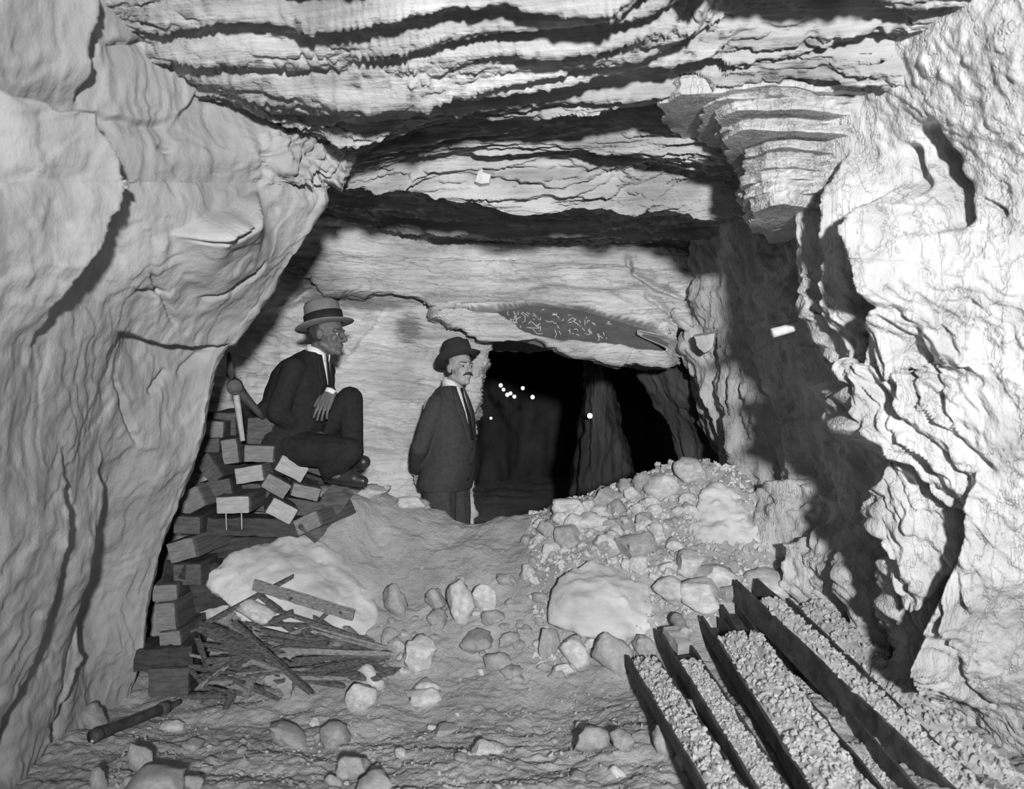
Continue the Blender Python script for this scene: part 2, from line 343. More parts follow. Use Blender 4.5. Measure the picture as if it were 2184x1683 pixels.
D += ledge(q, [(1640, 1230), (1605, 1100), (1590, 1000), (1570, 900), (1575, 860)], 0.10, 60, 0.1, 6)
D += ledge(q, [(1540, 980), (1510, 860), (1500, 800)], 0.06, 40, 0.1, 6)
D += groove(q, [(1600, 760), (1625, 840), (1650, 900), (1655, 960)], 0.05, 7, 0.15, 8)
D += groove(q, [(1585, 800), (1590, 880), (1610, 960)], 0.04, 6, 0.15, 8)
D -= ledge(q, [(1560, 690), (1610, 700), (1690, 700)], 0.05, 40, 0.2, 6)
D += 0.010 * fbm(V * 15, 3, 251)
V = V + n * D[..., None]
struct('wall_recess', V, M['right'])

# ---- back wall behind the two men, its right edge turning into the drift
rows = []
for py, ex in [(150, 1045), (380, 1045), (470, 1045), (560, 1045), (640, 1045), (700, 1046), (740, 1043), (800, 1036), (850, 1026), (890, 1016), (930, 1004), (1050, 1000), (1200, 1000), (1450, 1000)]:
    lean = (py - 740) / 1000.0 * -0.25
    rows.append([(300, py, 4.7), (430, py, 5.0 + lean), (530, py, 5.2 + lean), (640, py, 5.35 + lean), (760, py, 5.5 + lean), (870, py, 5.62 + lean), (950, py, 5.7), (1010, py, 5.72), (ex, py, 5.78),
                 (ex + 6, py, 5.95), (ex - 20, py, 6.6), (ex - 80, py, 7.6)])
V = resample(ctrl(rows), 290, 270); n = toward(V, normals(V)); q = project(V)
D = 0.07 * fbm(V * 1.2, 3, 311)
w = V.copy(); w[..., 2] += 0.12 * w[..., 0]
D += 0.016 * terr(fbm(w * [1.1, 1.1, 6], 4, 321) * 4.5, 6)
D += 0.015 * ridged(w * [2.5, 2.5, 9], 3, 331)
D += ledge(q, [(840, 625), (800, 690), (740, 760), (705, 810)], 0.05, 120, 0.12, 5)
D -= ledge(q, [(530, 750), (640, 752), (760, 745)], 0.04, 60, 0.1, 3)
D += ledge(q, [(830, 500), (740, 560), (680, 600), (560, 680)], -0.10, 110, 0.1, 6)
D -= ledge(q, [(620, 610), (720, 570), (800, 530)], 0.10, 70, 0.1, 6)
D -= ledge(q, [(540, 680), (640, 640), (730, 618), (850, 622)], 0.10, 60, 0.1, 6)
D += 0.010 * fbm(V * 13, 3, 351)
V = V + n * D[..., None]
struct('wall_back', V, M['back'])

# ---- lintel over the drift: a bedded band, a lens-shaped hollow, a lip
L1 = [(560, 470), (700, 500), (800, 520), (900, 525), (1000, 532), (1100, 538), (1250, 540), (1350, 536), (1418, 532), (1446, 530), (1500, 525), (1620, 520)]
LB = [(560, 560), (700, 610), (800, 628), (900, 645), (1000, 716), (1100, 722), (1250, 752), (1350, 768), (1418, 772), (1446, 712), (1500, 686), (1620, 690)]
rows = []
for k, dd in ((-0.5, 0.0), (0, 0.03), (0.25, 0.0), (0.5, 0.0), (0.75, -0.02), (0.92, -0.06), (1.0, -0.02)):
    r = []
    for (px, y1), (_, y2) in zip(L1, LB):
        d = 5.35 + 0.20 * smooth01((px - 560) / 300.0) + dd
        r.append((px, y1 + (y2 - y1) * k, float(d)))
    rows.append(r)
for dy, dd in ((6, 0.18), (14, 0.7), (10, 1.4), (-5, 2.2)):
    rows.append([(px, y2 + dy * (0.3 if px < 900 else 1), float(5.35 + 0.20 * smooth01((px - 560) / 300.0) + dd)) for px, y2 in LB])
V = resample(ctrl(rows), 220, 380); n = toward(V, normals(V)); q = project(V)
w = V.copy(); w[..., 2] += 0.03 * w[..., 0]
D = 0.05 * fbm(V * 1.3, 3, 411) + 0.022 * terr(fbm(w * [0.9, 0.9, 7], 4, 421) * 5, 7) + 0.012 * ridged(w * [2.5, 2.5, 10], 3, 431)
front = (V[..., 1] < 5.75)
# lens hollow between upper bed and lip
s1, _, _ = polydist(q, [(820, 640), (960, 655), (1060, 652), (1130, 640), (1240, 650), (1310, 670), (1390, 692), (1450, 730)])
s2, _, _ = polydist(q, [(820, 640), (960, 668), (1060, 672), (1110, 700), (1180, 722), (1260, 728), (1340, 742), (1450, 746)])
lens = smooth01(s1 / 6) * smooth01(-s2 / 10) * front
D = D * (1 - lens) - 0.26 * lens
D -= ledge(q, [(840, 632), (960, 620), (1060, 625), (1180, 608), (1300, 620), (1440, 700)], 0.05, 14, 0.1, 4) * front
D += ledge(q, [(1480, 690), (1475, 640), (1400, 612), (1345, 590), (1336, 545)][::-1], 0.10, 110, 0.1, 4) * front
D += groove(q, [(1336, 540), (1345, 590), (1400, 615), (1470, 640), (1490, 720)], 0.10, 6, 0.1, 3) * front
D += groove(q, [(1370, 620), (1420, 660), (1470, 740)], 0.06, 6, 0.1, 4) * front
D -= ledge(q, [(1050, 730), (1160, 752), (1270, 768), (1340, 772)], 0.04, 12, 0.1, 3) * front
D += 0.008 * fbm(V * 15, 3, 451)
V = V + n * D[..., None]
lint = struct('wall_lintel', V, M['back'])

# ---- ceiling: bedded roof with a drip ledge, a pocket, the big bright ledge and its dark underside
PX = [-700, -250, 100, 300, 480, 640, 760, 900, 1090, 1300, 1450, 1570, 1700, 1900, 2184, 2500, 2900]
def row(ys, ds): return [(px, y, d) for px, y, d in zip(PX, ys, ds)]
n17 = len(PX)
rows = [
    row([-1500] * 17, [1.0] * 17),
    row([-640] * 17, [1.56] * 17),
    row([-250] * 17, [1.98] * 17),
    row([-40, -40, -30, -20, -10, 0, 0, 0, 0, 0, -10, -40, -40, -40, -40, -40, -40], [2.42] * 9 + [2.4, 2.45, 2.6, 2.58, 2.5, 2.4, 2.3, 2.2]),
    row([40, 40, 50, 70, 95, 110, 120, 120, 120, 115, 100, 70, 60, 60, 60, 60, 60], [2.75] * 8 + [2.8, 2.8, 2.75, 2.74, 2.72, 2.64, 2.54, 2.44, 2.34]),
    row([100, 100, 110, 150, 200, 235, 262, 236, 216, 205, 185, 158, 155, 160, 170, 180, 190], [3.0, 3.0, 3.0, 3.02, 3.14, 3.22, 3.25, 3.22, 3.2, 3.16, 3.08, 2.88, 2.86, 2.8, 2.7, 2.6, 2.5]),
    row([112, 112, 122, 162, 215, 256, 290, 250, 224, 214, 198, 182, 190, 205, 225, 240, 250], [3.02, 3.02, 3.02, 3.04, 3.17, 3.25, 3.28, 3.25, 3.23, 3.18, 3.12, 2.93, 2.91, 2.86, 2.76, 2.66, 2.56]),
    row([100, 100, 120, 165, 220, 262, 292, 266, 244, 236, 228, 200, 195, 205, 215, 230, 240], [3.4] * 5 + [3.66, 3.72, 3.60, 3.48, 3.44, 3.44, 3.5, 3.5, 3.5, 3.5, 3.5, 3.5]),
    row([150, 150, 180, 240, 290, 310, 328, 312, 304, 302, 312, 320, 325, 325, 335, 345, 355], [3.75] * 7 + [3.68, 3.64, 3.62, 3.62, 3.62] + [3.66] * 5),
    row([200, 200, 230, 290, 320, 330, 335, 325, 322, 335, 376, 400, 410, 420, 430, 440, 450], [3.86] * 17),
    row([262, 262, 284, 336, 364, 378, 390, 412, 460, 458, 458, 474, 484, 494, 504, 514, 524], [3.96] * 17),
    row([222, 222, 246, 298, 328, 344, 356, 376, 424, 420, 422, 440, 450, 460, 470, 480, 490], [4.05] * 17),
    row([270, 270, 290, 340, 365, 380, 392, 414, 458, 462, 462, 468, 474, 478, 484, 494, 504], [4.8] * 17),
    row([350, 350, 370, 410, 430, 440, 466, 492, 514, 520, 513, 510, 510, 515, 520, 530, 540], [5.38] * 17),
    row([360, 360, 380, 420, 440, 450, 475, 494, 508, 510, 503, 500, 500, 505, 510, 520, 530], [6.2] * 17),
]
V = resample(ctrl(rows), 560, 460)
# displacement straight down, terraced so that every bed ends in a sharp broken lip
tilt = V[..., 1] + 0.20 * V[..., 0] + 0.10 * noise(V * [1.2, 1.2, 0], 505)
nearf = smooth01((V[..., 1] - 1.9) / 0.5); farf = smooth01((V[..., 1] - 3.8) / 0.3)
def bedfield(sx, sy, k, seed): return fbm(np.stack([V[..., 0] * sx, tilt * sy, V[..., 2] * sy], -1), 4, seed, 0.5) * k
t = bedfield(0.45, 3.4, 6.0, 511)
Dz = (0.019 - 0.006 * farf) * (terr(t, 9) - 0.25 * t)
t = bedfield(0.7, 9.0, 5.0, 541)
Dz += (0.017 - 0.007 * farf) * terr(t, 9)
t = bedfield(1.8, 20.0, 5.0, 561)
Dz += 0.006 * terr(t, 8)
Dz += 0.010 * ridged(np.stack([V[..., 0] * 1.2, tilt * 12, V[..., 2] * 12], -1), 3, 531)
Dz += 0.04 * fbm(V * [0.7, 0.9, 1], 2, 521)
Dz += 0.005 * fbm(V * 22, 3, 551)
Dz = (Dz - 0.02) * (0.35 + 0.65 * nearf)
qc = project(np.maximum(V, [-99, 0.4, -99])); qc[V[..., 1] < 1.5] = 1e5; vis = (V[..., 1] < 2.95)
for pl, a_, w_ in (([(1685, 50), (1760, 72), (1830, 62), (1900, 85), (1940, 112)], .10, 13), ([(1770, 112), (1850, 116), (1895, 108)], .08, 9), ([(1800, 152), (1900, 165), (2030, 192), (2200, 200)], .06, 9), ([(1560, 120), (1680, 130), (1760, 100)], .03, 6), ([(1930, 100), (2060, 130), (2200, 145)], .03, 8)):
    Dz += groove(qc, pl, a_, w_, .15, 8) * vis
V[..., 2] -= Dz
V[..., 1] -= 0.9 * Dz * smooth01((V[..., 1] - 3.0) / 0.6)
struct('ceiling', V, M['ceil']); VC = V.copy()
def surf_d(S, px, py, r=7):
    q = project(np.maximum(S, [-99, 0.4, -99])); m = (np.abs(q - [px, py]).max(-1) < r) & (S[..., 1] > 2)
    return float(S[..., 1][m].min())

# ---- hanging stack of beds at the upper right: separate broken plates
def plate(name, ring, z0, z1, mat, parent, seed, chip=0.022, m=110):
    """ring: (x, y) outline; a slab between z0 and z1 with frayed, undercut edges"""
    ring = np.array(ring, float); L = np.linalg.norm(np.roll(ring, -1, 0) - ring, axis=1); c = np.concatenate([[0], np.cumsum(L)]); tot = c[-1]
    s = np.linspace(0, tot, m, endpoint=False); R2 = np.concatenate([ring, ring[:1]])
    xy = np.stack([np.interp(s, c, R2[:, 0]), np.interp(s, c, R2[:, 1])], -1)
    cen = xy.mean(0); out = xy - cen; out /= np.linalg.norm(out, axis=1, keepdims=True)
    lay = []
    prof = [(0.0, -0.05), (0.02, 0.0), (0.25, 0.008), (0.5, -0.004), (0.75, 0.010), (0.97, 0.0), (1.0, -0.05)]
    for i, (k, o) in enumerate(prof):
        z = z0 + (z1 - z0) * k
        p3 = np.concatenate([xy * 7, np.full((m, 1), z * 9)], 1)
        off = o + chip * fbm(p3, 4, seed) + 0.6 * chip * terr(fbm(p3 * 0.7, 3, seed + 3) * 3, 8)
        zz = z + 0.25 * (z1 - z0) * noise(np.concatenate([xy * 2.5, np.full((m, 1), seed * 0.37)], 1), seed + 9)
        lay.append(np.concatenate([xy + out * off[:, None], zz[:, None]], 1))
    V = np.array(lay); nv = len(V)
    verts = V.reshape(-1, 3).tolist(); faces = []
    for i in range(nv - 1):
        for j in range(m): faces.append((i * m + j, i * m + (j + 1) % m, (i + 1) * m + (j + 1) % m, (i + 1) * m + j))
    faces.append(tuple(range(m))[::-1]); faces.append(tuple((nv - 1) * m + j for j in range(m)))
    me = mesh(name, verts, faces, False)
    return link(name, me, mat, parent)
stack = empty('ceiling_beds', P(1700, 330, 3.2)); stack['kind'] = 'structure'
beds = [  # y top, y bottom, left px, right px, depth of the front
    (150, 196, 1425, 1960, 2.98), (196, 214, 1500, 1950, 3.0), (212, 240, 1545, 1950, 3.02), (243, 264, 1556, 1950, 3.10), (262, 286, 1566, 1965, 3.06), (288, 300, 1600, 1905, 3.16), (300, 322, 1606, 1870, 3.12), (322, 342, 1604, 1850, 3.16),
    (340, 362, 1610, 1830, 3.14), (360, 386, 1596, 1812, 3.17), (384, 412, 1602, 1800, 3.15), (410, 446, 1622, 1785, 3.19)]
for i, (y0, y1, xl, xr, d) in enumerate(beds):
    a, b = P(xl, y0, d), P(xr, y1, d)
    ring = [(a[0], d + 0.10), (a[0] + 0.05, d), (a[0] * 0.7 + b[0] * 0.3, d - 0.03), (a[0] * 0.35 + b[0] * 0.65, d + 0.02), (b[0] - 0.06, d - 0.01), (b[0], d + 0.06), (b[0] + 0.05, d + 0.7), (a[0] + 0.28, d + 0.75), (a[0] + 0.07, d + 0.35)]
    o = plate('rock_bed', ring, b[2], a[2] - 0.004, M['right'], stack, 600 + i * 7)
    o.matrix_parent_inverse = Matrix.Translation(-stack.location)
# ---- the dark drift behind: right shoulder, left side, far face
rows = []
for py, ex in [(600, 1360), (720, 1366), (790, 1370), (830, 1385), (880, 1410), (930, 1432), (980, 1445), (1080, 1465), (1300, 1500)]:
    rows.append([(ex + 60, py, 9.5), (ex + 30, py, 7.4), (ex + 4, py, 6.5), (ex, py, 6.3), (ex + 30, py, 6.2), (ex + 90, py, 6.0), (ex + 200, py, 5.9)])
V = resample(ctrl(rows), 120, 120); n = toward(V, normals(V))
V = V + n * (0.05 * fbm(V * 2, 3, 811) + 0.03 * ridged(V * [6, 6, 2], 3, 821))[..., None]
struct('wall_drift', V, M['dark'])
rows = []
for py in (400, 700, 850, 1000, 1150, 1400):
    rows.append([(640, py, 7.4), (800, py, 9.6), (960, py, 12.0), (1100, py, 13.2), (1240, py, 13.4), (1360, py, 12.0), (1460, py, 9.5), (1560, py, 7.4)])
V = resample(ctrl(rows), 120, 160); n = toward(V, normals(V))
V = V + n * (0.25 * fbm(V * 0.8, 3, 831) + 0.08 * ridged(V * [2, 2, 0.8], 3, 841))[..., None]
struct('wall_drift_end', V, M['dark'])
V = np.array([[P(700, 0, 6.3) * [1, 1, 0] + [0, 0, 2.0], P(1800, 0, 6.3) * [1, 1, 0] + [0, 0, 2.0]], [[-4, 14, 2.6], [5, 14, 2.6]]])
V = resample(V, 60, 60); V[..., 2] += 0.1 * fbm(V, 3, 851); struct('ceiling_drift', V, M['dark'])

# ---- floor: trodden dirt rising to a rim, with the rubble slope on the right
FP = [(-300, 1683, 3.05), (100, 1683, 3.05), (400, 1683, 3.05), (800, 1683, 3.04), (1200, 1683, 3.02), (1500, 1683, 3.0), (1800, 1683, 2.95), (2200, 1683, 2.9), (2600, 1683, 2.9),
      (150, 1560, 3.55), (300, 1495, 3.95), (450, 1500, 3.90), (650, 1500, 3.86), (900, 1500, 3.84), (1150, 1500, 3.82), (1350, 1500, 3.72), (1500, 1500, 3.6), (1750, 1500, 3.62), (2000, 1500, 3.55),
      (330, 1400, 4.3), (480, 1340, 4.35), (640, 1360, 4.25), (800, 1360, 4.18), (950, 1380, 4.1), (1100, 1390, 4.08), (1250, 1390, 4.05), (1400, 1390, 4.0), (1600, 1380, 3.95), (1800, 1400, 3.9),
      (820, 1250, 4.42), (950, 1250, 4.42), (1080, 1250, 4.38), (1180, 1260, 4.3), (1300, 1290, 4.2), (1420, 1290, 4.15), (1560, 1290, 4.1), (1680, 1290, 4.12), (1800, 1290, 4.1),
      (700, 1160, 4.5), (800, 1150, 4.64), (950, 1150, 4.72), (1100, 1160, 4.66), (1200, 1150, 4.58), (1320, 1180, 4.42), (1450, 1180, 4.38), (1600, 1200, 4.35), (1640, 1240, 4.28),
      (760, 1085, 4.66), (820, 1062, 4.85), (880, 1068, 4.92), (950, 1086, 4.95), (1060, 1098, 4.95), (1130, 1094, 4.93), (1200, 1072, 4.9), (1280, 1040, 4.9), (1350, 1024, 4.9), (1400, 1000, 4.92), (1440, 985, 4.92), (1500, 980, 4.88), (1560, 1005, 4.8), (1590, 1060, 4.62), (1450, 1080, 4.66), (1350, 1100, 4.66), (1610, 1150, 4.45)]
pts = [P(*p) for p in FP]
for x, y, z in [(-0.35, 5.22, 0.15), (-0.1, 5.22, 0.12), (0.2, 5.22, 0.12), (-0.45, 5.3, 0.06), (0, 5.5, 0.05), (0.5, 5.3, 0.2), (0.8, 5.4, 0.3), (-0.6, 5.45, 0.05), (-0.3, 5.8, 0.05), (0.3, 6, 0.05), (1.2, 5.5, 0.5), (1.0, 5.15, 0.8), (0, 7, 0.05), (1, 8, 0.05), (-1.5, 8, 0.1), (0, 11, 0.1), (3, 11, 0.1), (-3, 11, 0.1), (1.8, 5, 0.7), (2.3, 4, 0.35),
                (-0.8, 5.2, 0.85), (-1.2, 5.0, 0.95), (-1.6, 4.9, 0.9), (-1.15, 4.75, 0.92), (-1.5, 4.5, 0.55), (-2.2, 4.5, 0.5), (-2.4, 5.2, 0.8), (-1.3, 4.35, 0.35), (-1.8, 4.1, 0.05), (-2.4, 3.6, 0.0), (-0.75, 5.6, 0.7),
                (0, 2, 0), (-2, 2, 0), (2, 2, .1), (.85, 3.0, .10), (1.15, 3.0, .14), (1.5, 3.1, .18), (.8, 2.5, .07), (1.3, 2.5, .12), (.85, 3.5, .17), (1.15, 3.5, .22), (1.5, 3.6, .26), (1.7, 2.7, .15), (0, 0, 0), (-2, 0, 0), (2, 0, 0), (-3, 0, 0), (3, 0, 0), (3, 3, 0.2), (-3, 3, 0), (0, -2, 0), (3, -2, 0), (-3, -2, 0)]:
    pts.append(np.array([x, y, z], float))
pts = np.array(pts)
def _tps(A, B): return np.linalg.norm(A[:, None] - B[None], axis=-1)
_K = _tps(pts[:, :2], pts[:, :2]) - 0.0 * np.eye(len(pts)); _Pm = np.concatenate([np.ones((len(pts), 1)), pts[:, :2]], 1)
_A = np.block([[_K - 0.02 * np.eye(len(pts)), _Pm], [_Pm.T, np.zeros((3, 3))]])
_S = np.linalg.solve(_A, np.concatenate([pts[:, 2], np.zeros(3)]))
def floor_base(xy):
    xy = np.asarray(xy, float); out = np.empty(len(xy))
    for i in range(0, len(xy), 20000):
        c = xy[i:i + 20000]; out[i:i + 20000] = _tps(c, pts[:, :2]) @ _S[:-3] + np.concatenate([np.ones((len(c), 1)), c], 1) @ _S[-3:]
    return out
def floor_z(xy):
    xy = np.asarray(xy, float); z = floor_base(xy); p = np.concatenate([xy, np.zeros((len(xy), 1))], 1)
    z = z + 0.03 * fbm(p * 2.2, 3, 911) + 0.010 * fbm(p * [7, 9, 1], 3, 921) + 0.007 * terr(fbm(p * [3, 7, 1], 3, 931) * 3, 5)
    rough = smooth01((xy[:, 0] - 0.15) / 0.35) * smooth01((xy[:, 1] - 3.9) / 0.4) * smooth01((5.2 - xy[:, 1]) / 0.2)
    rough = np.maximum(rough, 0.45 * smooth01((3.9 - xy[:, 1]) / 0.4))
    z = z + rough * 0.016 * np.abs(fbm(p * 14, 3, 941)) * 2 + 0.004 * fbm(p * 40, 2, 951)
    return z
ys = np.concatenate([np.linspace(-1.5, 2.4, 30), np.linspace(2.41, 5.3, 400), np.linspace(5.33, 14, 50)])
xs = np.concatenate([np.linspace(-3.2, -2.1, 20), np.linspace(-2.09, 2.2, 440), np.linspace(2.22, 3.4, 20)])
X, Y = np.meshgrid(xs, ys)
Z = floor_z(np.stack([X.ravel(), Y.ravel()], -1)).reshape(X.shape)
floor = struct('floor', np.stack([X, Y, Z], -1), M['floor'])
def FZ(x, y): return float(floor_z(np.array([[x, y]]))[0])
def on_floor(px, py):
    """where the line of sight through a pixel meets the ground"""
    d = np.linspace(2.4, 5.6, 640); pp = np.array([P(px, py, t) for t in d]); z = floor_z(pp[:, :2])
    i = np.argmax(pp[:, 2] <= z); return pp[i] if pp[i, 2] <= z[i] else P(px, py, 4.9)
# ------------------------------------------------------------------ builders for loose things
rng = random.Random(7)
def eval_mods(me, mods, name):
    o = bpy.data.objects.new('tmp', me); COL.objects.link(o)
    for t, kw in mods:
        m = o.modifiers.new('m', t)
        for k, v in kw.items(): setattr(m, k, v)
    dg = bpy.context.evaluated_depsgraph_get(); dg.update()
    r = bpy.data.meshes.new_from_object(o.evaluated_get(dg)); r.name = name
    bpy.data.objects.remove(o); bpy.data.meshes.remove(me)
    r.polygons.foreach_set('use_smooth', [True] * len(r.polygons))
    return r
def get_co(me):
    a = np.empty(len(me.vertices) * 3, np.float32); me.vertices.foreach_get('co', a); return a.reshape(-1, 3).astype(float)
def set_co(me, a): me.vertices.foreach_set('co', np.asarray(a, np.float32).reshape(-1)); me.update()
def get_no(me):
    a = np.empty(len(me.vertices) * 3, np.float32); me.vertices.foreach_get('normal', a); return a.reshape(-1, 3).astype(float)
def hull_rock(name, pts, voxel=0.02, rough=0.012, seed=1, sm=3, bed=0.0):
    bm = bmesh.new()
    for p in pts: bm.verts.new(tuple(p))
    bmesh.ops.convex_hull(bm, input=bm.verts)
    me = bpy.data.meshes.new(name); bm.to_mesh(me); bm.free()
    me = eval_mods(me, [('REMESH', dict(mode='VOXEL', voxel_size=voxel)), ('SMOOTH', dict(factor=0.5, iterations=sm))], name)
    c = get_co(me); n = get_no(me)
    d = rough * 2.0 * fbm(c * 5, 3, seed) + rough * fbm(c * 15, 3, seed + 3) + rough * 1.0 * terr(fbm(c * [3, 3, 6], 3, seed + 5) * 3, 8)
    if bed: d = d + bed * terr(c[:, 2] * 22 + 2 * noise(c * 3, seed), 6) % 2 * 0.5
    set_co(me, c + n * d[:, None]); return me
def stone_proto(i, sub=3):
    r = np.random.RandomState(100 + i)
    bm = bmesh.new(); bmesh.ops.create_icosphere(bm, subdivisions=sub, radius=1.0)
    me = bpy.data.meshes.new('stone'); bm.to_mesh(me); bm.free()
    c = get_co(me) * 1.3
    planes = [(np.array(ax, float) * sg + r.randn(3) * .5, r.uniform(.6, .9)) for ax in ((1, 0, 0), (0, 1, 0), (0, 0, 1)) for sg in (-1, 1)] + [(r.randn(3), r.uniform(.62, .92)) for _ in range(8)]
    for nv, h in planes:
        nv = nv / np.linalg.norm(nv); c = c - np.maximum(c @ nv - h, 0)[:, None] * nv * 0.97
    c = c * (1 + 0.05 * fbm(c * 2.2, 3, 200 + i)[:, None] + 0.05 * terr(fbm(c * [1.5, 1.5, 3], 3, 300 + i) * 3, 8)[:, None])
    c /= np.abs(c).max(0); set_co(me, c)
    me.polygons.foreach_set('use_smooth', [True] * len(me.polygons)); return me
def dup_mat(me, mat):
    m = me.copy(); m.materials.clear(); m.materials.append(mat); return m
PROTO = [stone_proto(i) for i in range(10)]
PALE = [dup_mat(m, M['stone']) for m in PROTO]; GREY = [dup_mat(m, M['stone2']) for m in PROTO]
def stone(px, py, w, h, label, group=None, mat='pale', i=None, depth=0.8, roll=0.0, lift=0.0, at=None, name='stone', sink=0.3):
    """a stone whose foot is at pixel (px, py), w x h pixels across"""
    b = on_floor(px, py) if at is None else np.array(at); d = b[1]; s = d / F
    k = rng.randrange(10) if i is None else i
    o = bpy.data.objects.new(name, (PALE if mat == 'pale' else GREY)[k]); COL.objects.link(o)
    hw, hh = w * s / 2, h * s / 2
    o.scale = (hw, hw * depth, hh * (1 + sink))
    o.location = (b[0], b[1] + hw * depth * 0.3, b[2] + hh * (1 - sink) + lift); o.rotation_euler = (rng.uniform(-.2, .2), roll or rng.uniform(-.3, .3), rng.choice([0, math.pi]) + rng.uniform(-.3, .3))
    tag(o, label, 'stone', group); return o

# ---- the two big boulders
b1 = hull_rock('boulder', [P(*p) for p in [(436, 1218, 4.28), (442, 1250, 4.22), (480, 1288, 4.14), (505, 1318, 4.1), (500, 1182, 4.32), (560, 1156, 4.4), (625, 1131, 4.46), (660, 1140, 4.5), (700, 1165, 4.52), (745, 1215, 4.5), (795, 1268, 4.42),
     (812, 1310, 4.3), (800, 1370, 4.2), (640, 1375, 4.1), (560, 1345, 4.06), (600, 1250, 4.16), (690, 1270, 4.2), (560, 1240, 4.14), (600, 1180, 4.95), (740, 1240, 4.9), (480, 1230, 4.75)]], 0.016, 0.008, 31, 4)
tag(link('boulder', b1, M['stone']), 'large pale wedge-shaped boulder behind the heap of splintered wood', 'boulder')
b2 = hull_rock('boulder', [P(*p) for p in [(1166, 1300, 4.16), (1176, 1250, 4.2), (1215, 1205, 4.28), (1258, 1190, 4.34), (1330, 1212, 4.36), (1395, 1250, 4.3), (1415, 1300, 4.2), (1395, 1350, 4.08), (1330, 1366, 4.02), (1250, 1360, 4.04), (1172, 1335, 4.1),
     (1235, 1270, 4.08), (1330, 1270, 4.1), (1300, 1240, 4.75), (1210, 1280, 4.6)]], 0.016, 0.008, 37, 4)
tag(link('boulder', b2, M['stone']), 'large white boulder just left of the far ends of the steel channels', 'boulder')
mb = hull_rock('boulder', [P(*p) for p in [(1450, 1160, 4.5), (1470, 1100, 4.55), (1500, 1040, 4.66), (1560, 1020, 4.7), (1596, 1075, 4.6), (1625, 1160, 4.45), (1635, 1235, 4.32), (1560, 1225, 4.3), (1480, 1210, 4.34), (1530, 1120, 4.46), (1560, 1100, 5.0), (1600, 1200, 4.9)]], 0.016, 0.014, 41, 3)
tag(link('boulder', mb, M['stone']), 'broad pale lumpy boulder at the right end of the rubble slope, against the wall', 'boulder')

